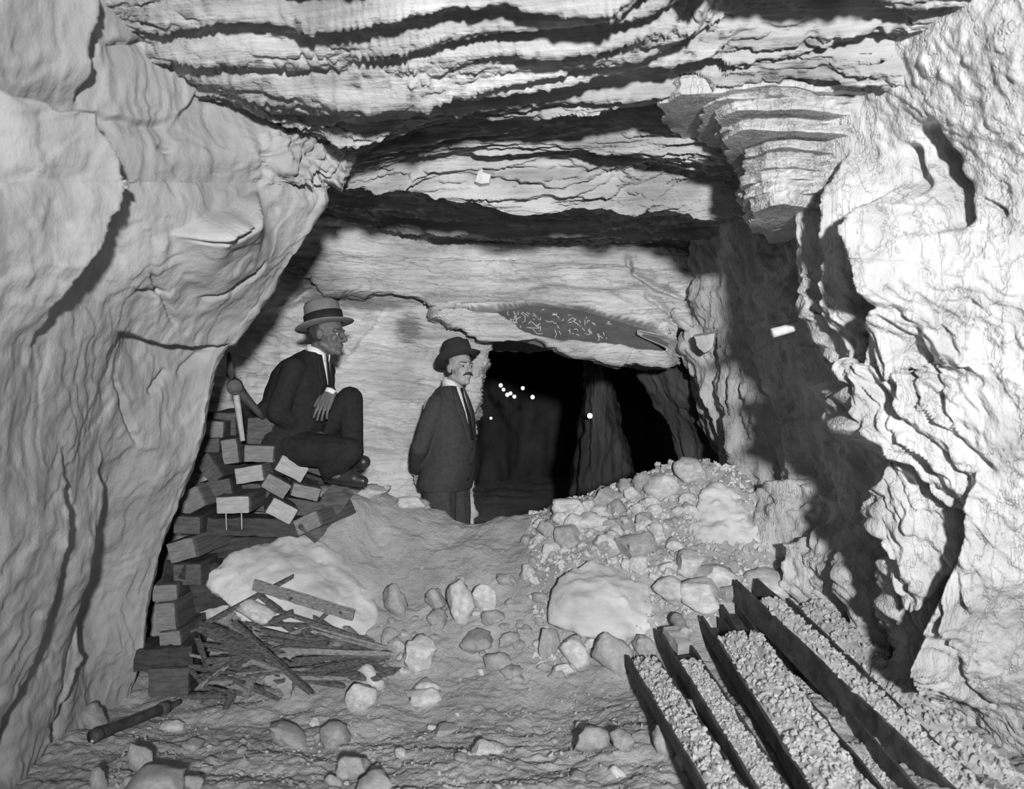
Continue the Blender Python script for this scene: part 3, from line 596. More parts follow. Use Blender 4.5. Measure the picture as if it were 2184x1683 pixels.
# ---- stones that can be told apart
for a in [
    (895, 1425, 82, 66, 'pale chipped stone with a dark left edge at the right tip of the wood heap', 'pale', 0),
    (790, 1472, 74, 56, 'rounded pale stone lying on top of a square one before the wood heap', 'pale', 1),
    (768, 1512, 70, 58, 'square pale stone under a rounded one in front of the wood heap', 'pale', 2),
    (905, 1478, 74, 34, 'small ridged stone behind a flat-topped one on the open dirt', 'pale', 3),
    (900, 1510, 92, 40, 'flat-topped angular stone on the open dirt in the middle', 'pale', 4),
    (612, 1588, 120, 46, 'long flat grey slab half sunk in the dirt in front of the wood heap', 'grey', 5),
    (715, 1588, 76, 42, 'grey slab directly right of the long flat slab in the dirt', 'grey', 6),
    (985, 1335, 74, 98, 'tall pale stone leaning with a smaller one at the foot of the rubble', 'pale', 7),
    (1035, 1300, 70, 58, 'blocky pale stone to the right of the tall leaning stone', 'pale', 8),
    (980, 1262, 34, 36, 'small pale stone sitting above the tall leaning stone', 'pale', 9),
    (930, 1300, 50, 46, 'oval grey stone just left of the tall leaning stone', 'grey', 0),
    (845, 1310, 72, 66, 'striped grey stone by the right foot of the big wedge-shaped boulder', 'grey', 1),
    (1168, 1400, 56, 66, 'narrow grey stone leaning under the left corner of the white boulder', 'grey', 2),
    (1222, 1412, 88, 70, 'faceted pale stone under the front of the white boulder', 'pale', 3),
    (1308, 1424, 92, 74, 'rounded grey stone under the white boulder, beside the first steel channel', 'grey', 4),
    (1262, 1380, 36, 26, 'small stone wedged in the gap under the white boulder', 'pale', 5),
    (1262, 1602, 84, 56, 'smooth grey stone in the dirt, farther from the first steel channel of a pair', 'grey', 6),
    (1332, 1604, 68, 46, 'smooth pale-grey stone in the dirt, nearer the first steel channel of a pair', 'grey', 7),
    (1412, 1606, 54, 56, 'stone half hidden in the shadow of the first steel channel', 'grey', 8),
    (750, 1660, 84, 58, 'dome-shaped grey stone at the bottom edge of the picture', 'grey', 9),
    (790, 1700, 110, 50, 'broad low stone cut off by the bottom edge of the picture', 'grey', 1),
    (800, 1654, 30, 22, 'tiny white stone beside the dome-shaped grey stone', 'pale', 2),
    (188, 1550, 80, 58, 'dull grey stone at the foot of the left wall behind the dark bar', 'grey', 3),
    (300, 1650, 60, 66, 'pointed grey stone in front of the dark bar', 'grey', 4),
    (330, 1700, 150, 70, 'long grey stone at the bottom edge below the dark bar', 'grey', 5),
    (205, 1690, 40, 50, 'small block of stone near the bottom left corner', 'grey', 6),
    (430, 1322, 110, 70, 'pale flat-topped stone wedged between the timber stack and the big boulder', 'pale', 7),
    (600, 1485, 90, 60, 'grey triangular stone under the long crossing stick of the wood heap', 'grey', 8),
    (880, 1086, 78, 32, 'bright white stone on the rim at the standing man\'s feet', 'pale', 9),
    (790, 1060, 72, 26, 'pale flat stone just beyond the crouching man\'s shoe', 'pale', 0),
    (820, 1050, 40, 18, 'small pale flake of stone against the back wall', 'pale', 5),
    (1250, 1132, 92, 40, 'oval white stone low on the rubble slope below the rim', 'pale', 1),
    (1215, 1160, 70, 46, 'grey flat-faced stone just below the oval white stone', 'grey', 2),
    (1435, 1175, 50, 34, 'white angular stone in the middle of the rubble slope', 'pale', 3),
    (1360, 1195, 100, 62, 'grey kite-shaped slab tilted on the rubble slope', 'grey', 4),
    (1415, 1055, 80, 60, 'large pale slab on the crest of the rubble slope', 'pale', 5),
    (1480, 1020, 84, 44, 'flat-topped pale block at the very top of the rubble slope', 'pale', 6),
    (1365, 1045, 46, 40, 'round grey stone on the crest, casting a dark side', 'grey', 7),
    (1332, 1055, 40, 34, 'smaller round grey stone next to it on the crest', 'grey', 8),
    (1210, 1090, 100, 36, 'low pale stone lying along the rim of the pit', 'pale', 9),
    (1470, 1225, 80, 50, 'pale rounded stone above the broken slab by the channel ends', 'pale', 0),
    (1440, 1290, 96, 60, 'pale squarish stone next to the white boulder, behind the channel ends', 'pale', 1),
    (1500, 1290, 110, 60, 'thin white broken slab lying behind the channel ends', 'pale', 2),
    (1535, 1250, 120, 56, 'wide white slab below the lumpy boulder', 'pale', 3),
    (1555, 1282, 50, 34, 'dark-sided grey stone between the slab and the tall channel', 'grey', 4),
    (1650, 1275, 120, 52, 'pale stone between the tall channel and the right wall', 'pale', 6),
    (1375, 1400, 60, 60, 'stone shaded by the wooden block in the second channel', 'grey', 5),
    (1055, 1425, 70, 36, 'grey stone low in the dirt midway between wood heap and white boulder', 'grey', 7),
    (1010, 1390, 90, 44, 'buff stone embedded in the dirt behind the low grey stone', 'grey', 8),
    (690, 1440, 60, 46, 'stone under the right part of the wood heap', 'grey', 9)]:
    stone(a[0], a[1], a[2], a[3], a[4], None, a[5], a[6])
# ---- loose stones nobody could single out
def inside(p, poly):
    c = False; n = len(poly)
    for i in range(n):
        (x1, y1), (x2, y2) = poly[i], poly[i - 1]
        if (y1 > p[1]) != (y2 > p[1]) and p[0] < (x2 - x1) * (p[1] - y1) / (y2 - y1) + x1: c = not c
    return c
def scatter(poly, n, w0, w1, flat, label, group, pale, sink, where, side):
    xs = [p[0] for p in poly]; ys = [p[1] for p in poly]; k = 0
    while k < n:
        p = (rng.uniform(min(xs), max(xs)), rng.uniform(min(ys), max(ys)))
        if not inside(p, poly): continue
        w = w0 * (w1 / w0) ** (rng.random() ** 1.6)
        tone = 'pale' if rng.random() < pale else 'grey'; fy = (p[1] - min(ys)) / (max(ys) - min(ys)); fx = (p[0] - min(xs)) / (max(xs) - min(xs))
        size = 'small' if w < w0 * 1.5 else 'middling' if w < w0 * 2.4 else 'large'
        stone(p[0], p[1], w, w * rng.uniform(*flat), f'{size} {tone} {label}, ' + where[min(int(fy * 3), 2)] + side[min(int(fx * 2), 1)], group, tone, sink=sink, roll=rng.uniform(-.35, .35)); k += 1
scatter([(1140, 1115), (1200, 1090), (1420, 1010), (1500, 1000), (1470, 1100), (1450, 1230), (1420, 1250), (1250, 1190), (1130, 1260), (1060, 1260)], 120, 18, 58, (.45, .8), 'stone on the rubble slope', 'loose stones on the rubble slope', .65, .3, ('near its crest', 'halfway up', 'near its foot'), (' toward the pit', ' toward the wall'))
scatter([(830, 1330), (1150, 1260), (1170, 1400), (1300, 1440), (1100, 1460), (860, 1440), (800, 1370)], 46, 20, 66, (.35, .6), 'stone in the dirt', 'loose stones in the middle of the floor', .3, .45, ('just below the pit', 'midway below the pit', 'well below the pit'), (' toward the wood heap', ' toward the white boulder'))
scatter([(230, 1600), (420, 1520), (800, 1520), (1300, 1500), (1420, 1683), (250, 1690)], 66, 16, 70, (.25, .45), 'flat stone in the floor', 'flat stones in the near floor', .22, .5, ('just before the heap', 'nearer the viewer', 'closest to the viewer'), (' on the bar\'s side', ' on the channels\' side'))

# ---- pebbles: one stuff object
def pebble_mesh(name, pos, sizes, seed, cuts=1):
    bm = bmesh.new(); bmesh.ops.create_icosphere(bm, subdivisions=1, radius=1.0)
    bv = np.array([v.co[:] for v in bm.verts]); bf = np.array([[v.index for v in f.verts] for f in bm.faces]); bm.free()
    r = np.random.RandomState(seed); n = len(pos)
    jit = 1 + 0.28 * r.randn(n, len(bv), 1); q = r.randn(n, 4); q /= np.linalg.norm(q, axis=1, keepdims=True)
    w, x, y, z = q.T
    R = np.stack([np.stack([1-2*(y*y+z*z), 2*(x*y-z*w), 2*(x*z+y*w)], -1), np.stack([2*(x*y+z*w), 1-2*(x*x+z*z), 2*(y*z-x*w)], -1), np.stack([2*(x*z-y*w), 2*(y*z+x*w), 1-2*(x*x+y*y)], -1)], 1)
    v = bv[None] * jit * (np.array([1, .8, .62]) * sizes[:, None])[:, None, :]
    v = np.einsum('nij,nkj->nki', R, v) + pos[:, None, :]
    f = bf[None] + (np.arange(n) * len(bv))[:, None, None]
    me = bpy.data.meshes.new(name); V = v.reshape(-1, 3); Fc = f.reshape(-1, 3)
    me.vertices.add(len(V)); me.vertices.foreach_set('co', V.reshape(-1).astype(np.float32))
    me.loops.add(Fc.size); me.loops.foreach_set('vertex_index', Fc.reshape(-1).astype(np.int32))
    me.polygons.add(len(Fc)); me.polygons.foreach_set('loop_start', (np.arange(len(Fc)) * 3).astype(np.int32)); me.polygons.foreach_set('loop_total', np.full(len(Fc), 3, np.int32))
    me.polygons.foreach_set('use_smooth', np.zeros(len(Fc), bool)); me.update(calc_edges=True); return me
r = np.random.RandomState(5)
xy = np.stack([r.uniform(-1.7, 1.7, 5200), r.uniform(2.5, 4.6, 5200)], -1)
dens = 0.25 + 0.75 * smooth01(noise(np.concatenate([xy * 2.2, xy[:, :1] * 0], 1), 77) * 2.2 + 0.35); xy = xy[r.rand(len(xy)) < dens]
sz = 0.004 + 0.009 * r.rand(len(xy)) ** 3
tag(link('floor_gravel', pebble_mesh('floor_gravel', np.concatenate([xy, (floor_z(xy) + sz * 0.2)[:, None]], 1), sz, 6), M['stone2']), 'fine gravel and chips strewn over the dirt floor', 'gravel', kind='stuff')
xy = np.stack([r.uniform(0.1, 1.6, 2600), r.uniform(4.0, 5.0, 2600)], -1); sz = 0.006 + 0.016 * r.rand(len(xy)) ** 2
tag(link('slope_gravel', pebble_mesh('slope_gravel', np.concatenate([xy, (floor_z(xy) + sz * 0.2)[:, None]], 1), sz, 8), M['stone']), 'chips and small rubble between the stones of the slope', 'rubble', kind='stuff')

# ------------------------------------------------------------------ steel channels heaped with gravel
def box_between(A, B, w, h, up=(0, 0, 1), seg=14, bend=0.0, seed=0, rough=0.002):
    """a long bar from A to B; w across, h upward, centred; returns verts, faces"""
    A = np.array(A, float); B = np.array(B, float); d = B - A; L = np.linalg.norm(d); d /= L
    s = np.cross(d, up); s /= np.linalg.norm(s); u = np.cross(s, d)
    vs = []; fs = []
    for i in range(seg + 1):
        t = i / seg; c = A + (B - A) * t + u * bend * math.sin(math.pi * t)
        for a, b in ((-1, -1), (1, -1), (1, 1), (-1, 1)):
            vs.append(c + s * a * w / 2 + u * b * h / 2)
    vs = np.array(vs); vs = vs + rough * np.stack([noise(vs * 23, seed + k) for k in range(3)], -1) * 2
    for i in range(seg):
        for j in range(4): fs.append((i*4+j, i*4+(j+1)%4, (i+1)*4+(j+1)%4, (i+1)*4+j))
    fs.append((3, 2, 1, 0)); k = seg * 4; fs.append((k, k+1, k+2, k+3)); return vs, fs
def channel(far, near, w, h, label, fill, seed, gravel_label, start=0.0, size=0.012, heap=0.03, mat='iron', wide=0.0, tilt=0.0):
    A, B = P(*far), P(*near)            # upper edge of the left flange
    B = A + (B - A) * 1.25
    d = (B - A) / np.linalg.norm(B - A); side = np.cross(d, (0, 0, 1)); side /= np.linalg.norm(side)
    if side[0] < 0: side = -side
    up = np.cross(side, d); up = up if up[2] > 0 else -up
    side = side + tilt * up; th = 0.012
    root = empty('steel_channel', A - up * h)
    inv = Matrix.Translation(-root.location)
    def part(nm, v, f):
        o = link(nm, mesh(nm, v, f, False), M[mat], root); o.matrix_parent_inverse = inv; return o
    part('flange', *box_between(A + side * th / 2 - up * h / 2, B + side * th / 2 - up * h / 2, th, h, up, 18, 0, seed, 0.004))
    part('flange', *box_between(A + side * (w - th / 2) - up * h / 2, B + side * (w - th / 2) - up * h / 2, th, h, up, 18, 0, seed + 3, 0.004))
    part('web', *box_between(A + side * w / 2 - up * (h - th / 2), B + side * w / 2 - up * (h - th / 2), w - 2 * th - 0.001, th, up, 18, 0, seed + 5, 0.002))
    tag(root, label, 'channel', 'steel channels heaped with gravel')
    # gravel lying in and over the trough
    r = np.random.RandomState(seed); L = np.linalg.norm(B - A); ww = w - 2 * th + wide
    nbed = 60; Vb = []
    for i in range(nbed):
        t = start + (1 - start) * i / (nbed - 1); c = A + (B - A) * t; e = smooth01((t - start) / 0.06)
        row_ = []
        for j in range(11):
            s = j / 10; prof = math.sin(math.pi * s) * heap
            z = -h * 0.9 + (h * 0.9 * fill + prof + 0.02 * noise(np.array([t * 14 * L, s * 3, seed * .7]), seed)) * e
            row_.append(c + side * (th + s * ww) + up * min(z, 0.08))
        Vb.append(row_)
    Vb = np.array(Vb); g = grid_mesh('gravel_bed', Vb)
    n = int(1500 * L / 1.8 * (ww / 0.12) * (0.012 / size) ** 2 * 0.6)
    ti = r.rand(n) * (nbed - 1.01); si = r.rand(n) * 9.99; i0 = ti.astype(int); j0 = si.astype(int); a = (ti - i0)[:, None]; b = (si - j0)[:, None]
    p = Vb[i0, j0] * (1-a) * (1-b) + Vb[i0+1, j0] * a * (1-b) + Vb[i0, j0+1] * (1-a) * b + Vb[i0+1, j0+1] * a * b
    sz = size * (0.45 + 0.9 * r.rand(n) ** 2.2); p = p + up * (sz * 0.3)[:, None]
    gm = pebble_mesh('channel_gravel', p, sz, seed + 1)
    bm = bmesh.new(); bm.from_mesh(gm); bm.from_mesh(g); bm.to_mesh(gm); bm.free(); bpy.data.meshes.remove(g)
    tag(link('channel_gravel', gm, M['gravel']), gravel_label, 'gravel', kind='stuff')
    return root
channel((1335, 1398, 3.85), (1505, 1683, 2.66), 0.145, 0.055, 'outermost narrow steel channel on the near side, filled to the brim with gravel', 0.85, 1001, 'gravel filling the outermost narrow channel', 0.0)
channel((1404, 1342, 3.92), (1612, 1683, 2.64), 0.115, 0.060, 'narrow steel channel holding a wooden block at its far end', 0.9, 1011, 'damp gravel in the channel with the wooden block', 0.16, 0.008, 0.006)
channel((1496, 1314, 3.97), (1728, 1683, 2.64), 0.10, 0.075, 'steel channel with a black gap along its left side, third from the near side', 0.8, 1021, 'heaped gravel spilling over the third channel', 0.10, 0.013, 0.05, wide=0.10)
channel((1537, 1290, 4.02), (1800, 1683, 2.66), 0.095, 0.06, 'half-buried steel channel with bare flanges only at its far end', 1.0, 1031, 'thick gravel burying the fourth channel', 0.16, 0.014, 0.04)
channel((1640, 1392, 3.74), (1878, 1683, 2.72), 0.135, 0.10, 'steel channel with a dark scraped trough next to the tall black one', 0.15, 1041, 'thin dirt along the bottom of the dark trough', 0.05, 0.007, 0.0)
channel((1568, 1236, 4.08), (2035, 1683, 2.74), 0.13, 0.125, 'tallest steel channel with a broad black side, standing on edge', 0.95, 1051, 'coarse gravel on the tall black-sided channel', 0.06, 0.013, 0.02)
channel((1680, 1276, 4.1), (2098, 1683, 2.82), 0.15, 0.10, 'innermost steel channel beside the right wall, heaped with coarse gravel', 0.9, 1061, 'coarse gravel heaped on the channel by the right wall', 0.0, 0.016, 0.05, wide=0.05)
# rubble the channels rest on
for i, (px, py, w, h) in enumerate([(1455, 1470, 70, 36), (1478, 1640, 90, 60), (1480, 1540, 80, 50)]):
    stone(px, py, w, h, 'stone propping up the steel channels from below', 'stones under the steel channels', 'grey', i)
def log(name, A, B, r0, r1, mat, parent=None, n=14, seg=10, rough=0.0, seed=0, curve=None):
    pts_ = [np.array(A, float) + (np.array(B, float) - np.array(A, float)) * t for t in np.linspace(0, 1, seg + 1)] if curve is None else [np.array(c, float) for c in curve]
    k = len(pts_); rr = np.linspace(r0, r1, k) if np.isscalar(r0) and np.isscalar(r1) else np.array(r0)
    vs = []; fs = []
    for i, c in enumerate(pts_):
        t = pts_[min(i + 1, k - 1)] - pts_[max(i - 1, 0)]; t = t / np.linalg.norm(t)
        s = np.cross(t, (0, 0, 1) if abs(t[2]) < 0.9 else (0, 1, 0)); s /= np.linalg.norm(s); u = np.cross(s, t)
        for j in range(n):
            a = 2 * math.pi * j / n; vs.append(c + (s * math.cos(a) + u * math.sin(a)) * rr[i])
    vs = np.array(vs)
    if rough: vs = vs + rough * np.stack([noise(vs * 25, seed + q) for q in range(3)], -1) * 2
    for i in range(k - 1):
        for j in range(n): fs.append((i*n+j, i*n+(j+1)%n, (i+1)*n+(j+1)%n, (i+1)*n+j))
    fs.append(tuple(range(n))[::-1]); fs.append(tuple((k-1)*n+j for j in range(n)))
    return link(name, mesh(name, vs, fs), mat, parent)
def thing_mesh(name, v, f, mat, label, cat, group=None, smooth=False):
    return tag(link(name, mesh(name, v, f, smooth), mat), label, cat, group)
A = P(1412, 1336, 3.88); Bq = P(1440, 1375, 3.74)
v, f = box_between(A + [0.04, 0, -0.02], Bq + [0.045, 0, -0.02], 0.075, 0.05, seed=3, rough=0.004); thing_mesh('wooden_block', v, f, M['end_pale'], 'pale wooden block lying in the far end of a narrow channel', 'block')
log('wooden_stub', P(1443, 1318, 4.0), P(1462, 1355, 3.82), 0.032, 0.030, M['end_pale'], rough=0.003); tag(bpy.data.objects['wooden_stub'], 'short round wooden stub beside the far end of the second channel', 'wood')

# ------------------------------------------------------------------ the stack of squared timbers
def timber_mesh(w, h, L, seed, chip=0.006):
    nx, ny, nz = 7, 10, 5
    bm = bmesh.new(); bmesh.ops.create_cube(bm, size=1.0)
    bmesh.ops.bevel(bm, geom=bm.edges[:], offset=0.035, segments=1, affect='EDGES')
    bmesh.ops.subdivide_edges(bm, edges=bm.edges[:], cuts=3, use_grid_fill=True)
    me = bpy.data.meshes.new('timber'); bm.to_mesh(me); bm.free()
    c = get_co(me) * [w, L, h]; c[:, 1] += L / 2
    c = c + chip * np.stack([fbm(c * [18, 5, 18], 3, seed + k) for k in range(3)], -1) * [1.2, 0.6, 1.2]
    set_co(me, c); return me
def timber(quad, d, L, label, pale=False, yaw=0.0, pitch=0.0, seed=0, dark=False):
    """quad: four pixel corners of the sawn end (any order round), the end standing at depth d"""
    q = np.array([P(x, y, d) for x, y in quad]); c = q.mean(0)
    e1 = (q[1] - q[0] + q[2] - q[3]) / 2; e2 = (q[3] - q[0] + q[2] - q[1]) / 2
    w, h = np.linalg.norm(e1), np.linalg.norm(e2); roll = -math.atan2(e1[2], e1[0])
    root = empty('timber_block', c, (pitch, roll, yaw)); root.rotation_mode = 'XYZ'
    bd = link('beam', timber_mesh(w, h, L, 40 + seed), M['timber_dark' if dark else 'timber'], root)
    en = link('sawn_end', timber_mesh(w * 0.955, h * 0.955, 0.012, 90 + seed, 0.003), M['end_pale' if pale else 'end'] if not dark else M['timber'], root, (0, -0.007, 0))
    if not dark: en['label'] = 'paler sawn end'
    tag(root, label, 'timber', 'timbers in the stack under the crouching man'); return root
def Q(x, y, w, h, a):
    """rectangle centred at pixel x, y turned by a degrees (positive = right side lower)"""
    c, s = math.cos(math.radians(a)), math.sin(math.radians(a))
    return [(x + i * c * w / 2 - j * s * h / 2, y + i * s * w / 2 + j * c * h / 2) for i, j in ((-1, -1), (1, -1), (1, 1), (-1, 1))]
T = [
    (Q(452, 916, 50, 36, 3), 4.46, .55, 'dull timber at the top left of the stack, beside the axe handle', 0, .1, 0),
    (Q(446, 950, 46, 30, 0), 4.42, .55, 'thin dark timber end just under the top left one', 0, .05, 1),
    (Q(491, 963, 34, 54, -8), 4.38, .5, 'upright timber end left of the tip of the pick handle', 0, .0, 0),
    (Q(553, 968, 64, 36, 2), 4.38, .42, 'wide timber under the uppermost box-like one', 0, .0, 0),
    (Q(557, 920, 60, 58, 2), 4.44, .36, 'dark box-like timber at the top, right of the pick handle', 0, .0, 1),
    (Q(532, 1012, 64, 35, -9), 4.32, .6, 'pale timber end under the wide one, tilted slightly up to the right', 1, -.15, 0),
    (Q(622, 1000, 64, 36, 29), 4.42, .5, 'pale timber end tilted down right, nearest the crouching man\'s knee', 1, .35, 0),
    (Q(589, 1037, 56, 34, 32), 4.34, .55, 'grey timber end tilted down right below the first pale tilted one', 0, .35, 0),
    (Q(652, 1050, 60, 28, 15), 4.36, .5, 'low cracked timber end between the tilted grey one and the leaning plank', 0, .3, 0),
    (Q(447, 1000, 36, 62, -36), 4.36, .5, 'dark slanted timber end on the left side, leaning against the wall', 0, -.2, 1),
    (Q(497, 1077, 72, 36, -2), 4.22, .6, 'palest level timber end, standing over the two iron spikes', 1, .0, 0),
    (Q(601, 1090, 60, 36, 30), 4.26, .5, 'pale tilted timber end low on the right of the stack', 1, .35, 0),
    (Q(405, 1070, 66, 48, -28), 4.26, .5, 'grey timber end half hidden behind the left wall, tilted up right', 0, -.25, 0),
    (Q(656, 1116, 62, 34, -24), 4.28, .4, 'timber end at the foot of the leaning plank', 0, -.3, 0),
    (Q(399, 1120, 58, 38, 2), 4.18, .6, 'dark timber end with a white speck, at the left under the level beams', 0, .0, 1),
    (Q(388, 1174, 64, 44, -16), 4.12, .6, 'grey timber end low at the left, tilted up right', 0, -.2, 0),
    (Q(352, 1265, 52, 36, 0), 4.06, .5, 'upper end of the two leaning timbers by the left wall', 0, .1, 0),
    (Q(360, 1455, 88, 62, 0), 3.92, .35, 'thick dark squared timber lying on the floor at the bottom of the stack', 0, .05, 1),
    (Q(460, 1042, 70, 34, -10), 4.34, .5, 'dark timber behind the palest level one', 0, .0, 1),
    (Q(470, 905, 70, 50, 0), 4.62, .45, 'dark timber behind the pick at the top of the stack', 0, .0, 1),
    (Q(540, 1060, 90, 60, 5), 4.5, .4, 'dark timber deep in the middle of the stack', 0, .0, 1),
    (Q(640, 1090, 80, 50, 10), 4.5, .3, 'dark timber deep in the right of the stack', 0, .2, 1),
    (Q(400, 1225, 60, 46, 0), 4.14, .5, 'dark timber behind the leaning pair at the left wall', 0, .0, 1)]
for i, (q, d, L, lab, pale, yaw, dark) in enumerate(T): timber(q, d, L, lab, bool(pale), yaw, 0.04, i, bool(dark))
# beams lying crosswise, the leaning plank, the leaning pair by the wall
def beam(a, b, w, h, label, mat='timber_dark', seed=0, cat='timber', name='timber_beam', up=(0, 0, 1)):
    v, f = box_between(P(*a), P(*b), w, h, up, 12, 0, seed, 0.006); return thing_mesh(name, v, f, M[mat], label, cat, 'timbers in the stack under the crouching man' if cat == 'timber' else None)
beam((428, 1118, 4.34), (640, 1122, 4.40), .16, .095, 'long black beam lying level across the stack behind the iron spikes', seed=1)
beam((420, 1166, 4.40), (600, 1160, 4.62), .16, .11, 'long black beam lying level directly behind the big boulder', seed=2)
beam((372, 1214, 4.16), (446, 1216, 4.34), .16, .08, 'short black beam between the left wall and the big boulder', seed=3)
beam((736, 1036, 4.56), (655, 1140, 4.28), .13, .03, 'dark flat plank sloping down from the crouching man\'s shoe', 'timber', 4, up=(0.55, -0.6, 0.5))
timber(Q(354, 1316, 42, 62, -5), 4.02, .4, 'dull timber end in the middle of the column by the left wall', seed=31)
timber(Q(365, 1380, 46, 68, -5), 3.99, .4, 'tall grey timber end standing on the floor timber by the left wall', seed=32)
beam((300, 1395, 4.02), (420, 1385, 4.06), .22, .10, 'dark squared beam lying behind the floor timber', seed=7)
beam((560, 1000, 4.72), (700, 1010, 4.80), .2, .12, 'dark beam the crouching man sits on', seed=8)
beam((415, 1260, 4.32), (500, 1240, 4.36), .16, .2, 'black beam end in the gap behind the pale wedge of stone', seed=9)
for px in (482, 515):
    o = log('iron_spike', P(px, 1094, 4.24), P(px + 1, 1130, 4.235), 0.004, 0.003, M['chalk'] if False else M['gravel'], n=8, seg=3); tag(o, f"thin bright iron spike under the palest timber end, the one {'near the left wall' if px < 500 else 'farther from the wall'}", 'spike')
# burlap-like dark flap at the man's seat
pk = hull_rock('sack', [P(*p) for p in [(590, 940, 4.5), (640, 950, 4.5), (685, 990, 4.52), (692, 1018, 4.5), (640, 1000, 4.46), (595, 975, 4.46), (600, 950, 4.75), (680, 1000, 4.75)]], 0.014, 0.006, 61, 3)
tag(link('sack', pk, M['timber']), 'crumpled grey-brown sacking draped beside the crouching man\'s hip', 'sack')

# ------------------------------------------------------------------ the heap of splintered wood
def stick(a, b, w, label=None, mat='scrap', h=None, group=None, seed=0, name='wooden_stick'):
    A, B = np.array(a), np.array(b); d = B - A; L = np.linalg.norm(d); d /= L
    s = np.cross(d, (0, 0, 1)); s /= np.linalg.norm(s) + 1e-9; u = np.cross(s, d); h = h or w * .6
    r = np.random.RandomState(seed); n = 6; seg = 7; vs = []; fs = []
    base = [(1.0, -.35), (.85, .5), (.1, .55), (-.8, .45), (-1, -.3), (-.2, -.5)]
    tw = r.uniform(-.5, .5)
    for i in range(seg + 1):
        t = i / seg; k = 1.0 - 0.25 * max(0, abs(2 * t - 1) - .75) / .25 * r.rand()
        for j, (x, y) in enumerate(base):
            e = d * (r.uniform(-1, 1) * w * (0.6 if i in (0, seg) else 0.08)); jx = 1 + .07 * r.randn()
            a_ = tw * t; X = x * math.cos(a_) - y * math.sin(a_); Y = x * math.sin(a_) + y * math.cos(a_)
            vs.append(A + d * L * t + e + s * X * w / 2 * k * jx + u * Y * h * k * jx)
    for i in range(seg):
        for j in range(n): fs.append((i*n+j, i*n+(j+1)%n, (i+1)*n+(j+1)%n, (i+1)*n+j))
    fs.append(tuple(range(n))[::-1]); fs.append(tuple(seg*n+j for j in range(n)))
    return tag(link(name, mesh(name, vs, fs, False), M[mat]), label, 'stick' if name == 'wooden_stick' else 'wood', group)
def hd(py): return 3.86 + (1490 - py) * 0.0009
def st(x1, y1, x2, y2, w, label, mat='scrap', o1=0.0, o2=0.0, seed=0, h=None, group=None):
    return stick(P(x1, y1, hd(y1) + o1), P(x2, y2, hd(y2) + o2), w * 0.00236, label, mat, h, group, seed)
# the wide strap with holes lying over the boulder
strap = empty('wooden_strap', P(541, 1247, 4.02)); inv = Matrix.Translation(-strap.location)
v, f = box_between(P(541, 1247, 4.02), P(754, 1313, 3.98), .018, .056, (0, -0.25, 0.97), 14, 0, 71, 0.003)
o = link('board', mesh('board', v, f, False), M['scrap_pale'], strap); o.matrix_parent_inverse = inv
for px, py, rr, nm in ((672, 1293, .015, 'washer'), (728, 1305, .009, 'bolt_hole'), (620, 1277, .007, 'bolt_hole')):
    c = P(px, py, 3.985); o = log(nm, c + [0, .012, 0], c - [0, .012, 0], rr, rr, M['iron'] if nm == 'bolt_hole' else M['end'], strap, 12, 2); o.matrix_parent_inverse = inv
tag(strap, 'broad weathered board with bolt holes, lying on the big boulder over the heap', 'board')
st(416, 1342, 621, 1232, 16, 'long thin bar slanting up across the boulder behind the broad board', 'scrap', .02, .02, 1, .022)
st(552, 1268, 602, 1308, 16, 'short dark stick under the left end of the broad board', 'scrap', -.02, -.02, 2)
st(503, 1330, 667, 1482, 16, 'long straight pole crossing over the front of the heap down to the dirt', 'scrap', -.12, -.08, 3)
st(604, 1386, 835, 1398, 20, 'pale split rail lying level at the right of the heap', 'scrap_pale', -.08, -.05, 4)
st(430, 1338, 562, 1388, 34, 'thick dark rounded log end at the left of the heap', 'scrap', -.01, -.02, 5)
st(556, 1344, 690, 1374, 17, 'round grey stick in the middle of the heap, left end exposed', 'scrap', -.02, 0, 6)
st(560, 1360, 760, 1392, 14, 'slim grey stick just under the round one in the middle', 'scrap', -.02, 0, 7)
st(664, 1336, 824, 1382, 9, 'thin pale lath, upper of the two that fan out to the right', 'scrap_pale', -.03, -.02, 8)
st(670, 1346, 815, 1386, 8, 'thin pale lath, lower of the two that fan out to the right', 'scrap_pale', -.035, -.02, 9)
st(606, 1308, 798, 1370, 13, 'long grey stick fanning out below the broad board', 'scrap', -.02, -.01, 10)
st(550, 1336, 628, 1306, 16, 'short stick propped up toward the broad board', 'scrap', -.03, -.03, 11)
st(456, 1376, 560, 1404, 16, 'flat stick under the thick log end', 'scrap', -.03, -.03, 12)
st(434, 1410, 524, 1404, 20, 'blunt split billet at the left edge of the heap, upper of two', 'scrap', -.03, -.03, 13)
st(430, 1442, 514, 1452, 22, 'blunt split billet at the left edge of the heap, lower of two', 'scrap', -.04, -.03, 14)
st(522, 1484, 540, 1440, 18, 'stubby billet pointing at the viewer at the front of the heap', 'scrap_pale', -.10, -.02, 15)
st(406, 1486, 474, 1482, 18, 'dark charred stick lying on the dirt at the front left corner', 'scrap', -.03, -.03, 16)
st(536, 1408, 612, 1436, 14, 'pale broken slat right of the stubby billet', 'scrap_pale', -.04, -.03, 17)
st(626, 1406, 828, 1392, 12, 'dark stick directly under the pale split rail', 'scrap', -.03, -.02, 18)
st(640, 1434, 766, 1410, 14, 'bent grey stick below the pale split rail', 'scrap', -.03, -.02, 19)
st(778, 1418, 822, 1440, 6, 'thin twig at the right tip of the heap', 'scrap', -.03, -.02, 20)
st(520, 1330, 660, 1334, 10, 'thin dark stick lying level below the pale flat stone', 'scrap', .0, .0, 21)
hp = [(425, 1385), (520, 1345), (640, 1330), (800, 1375), (845, 1395), (770, 1440), (660, 1465), (560, 1480), (410, 1490)]
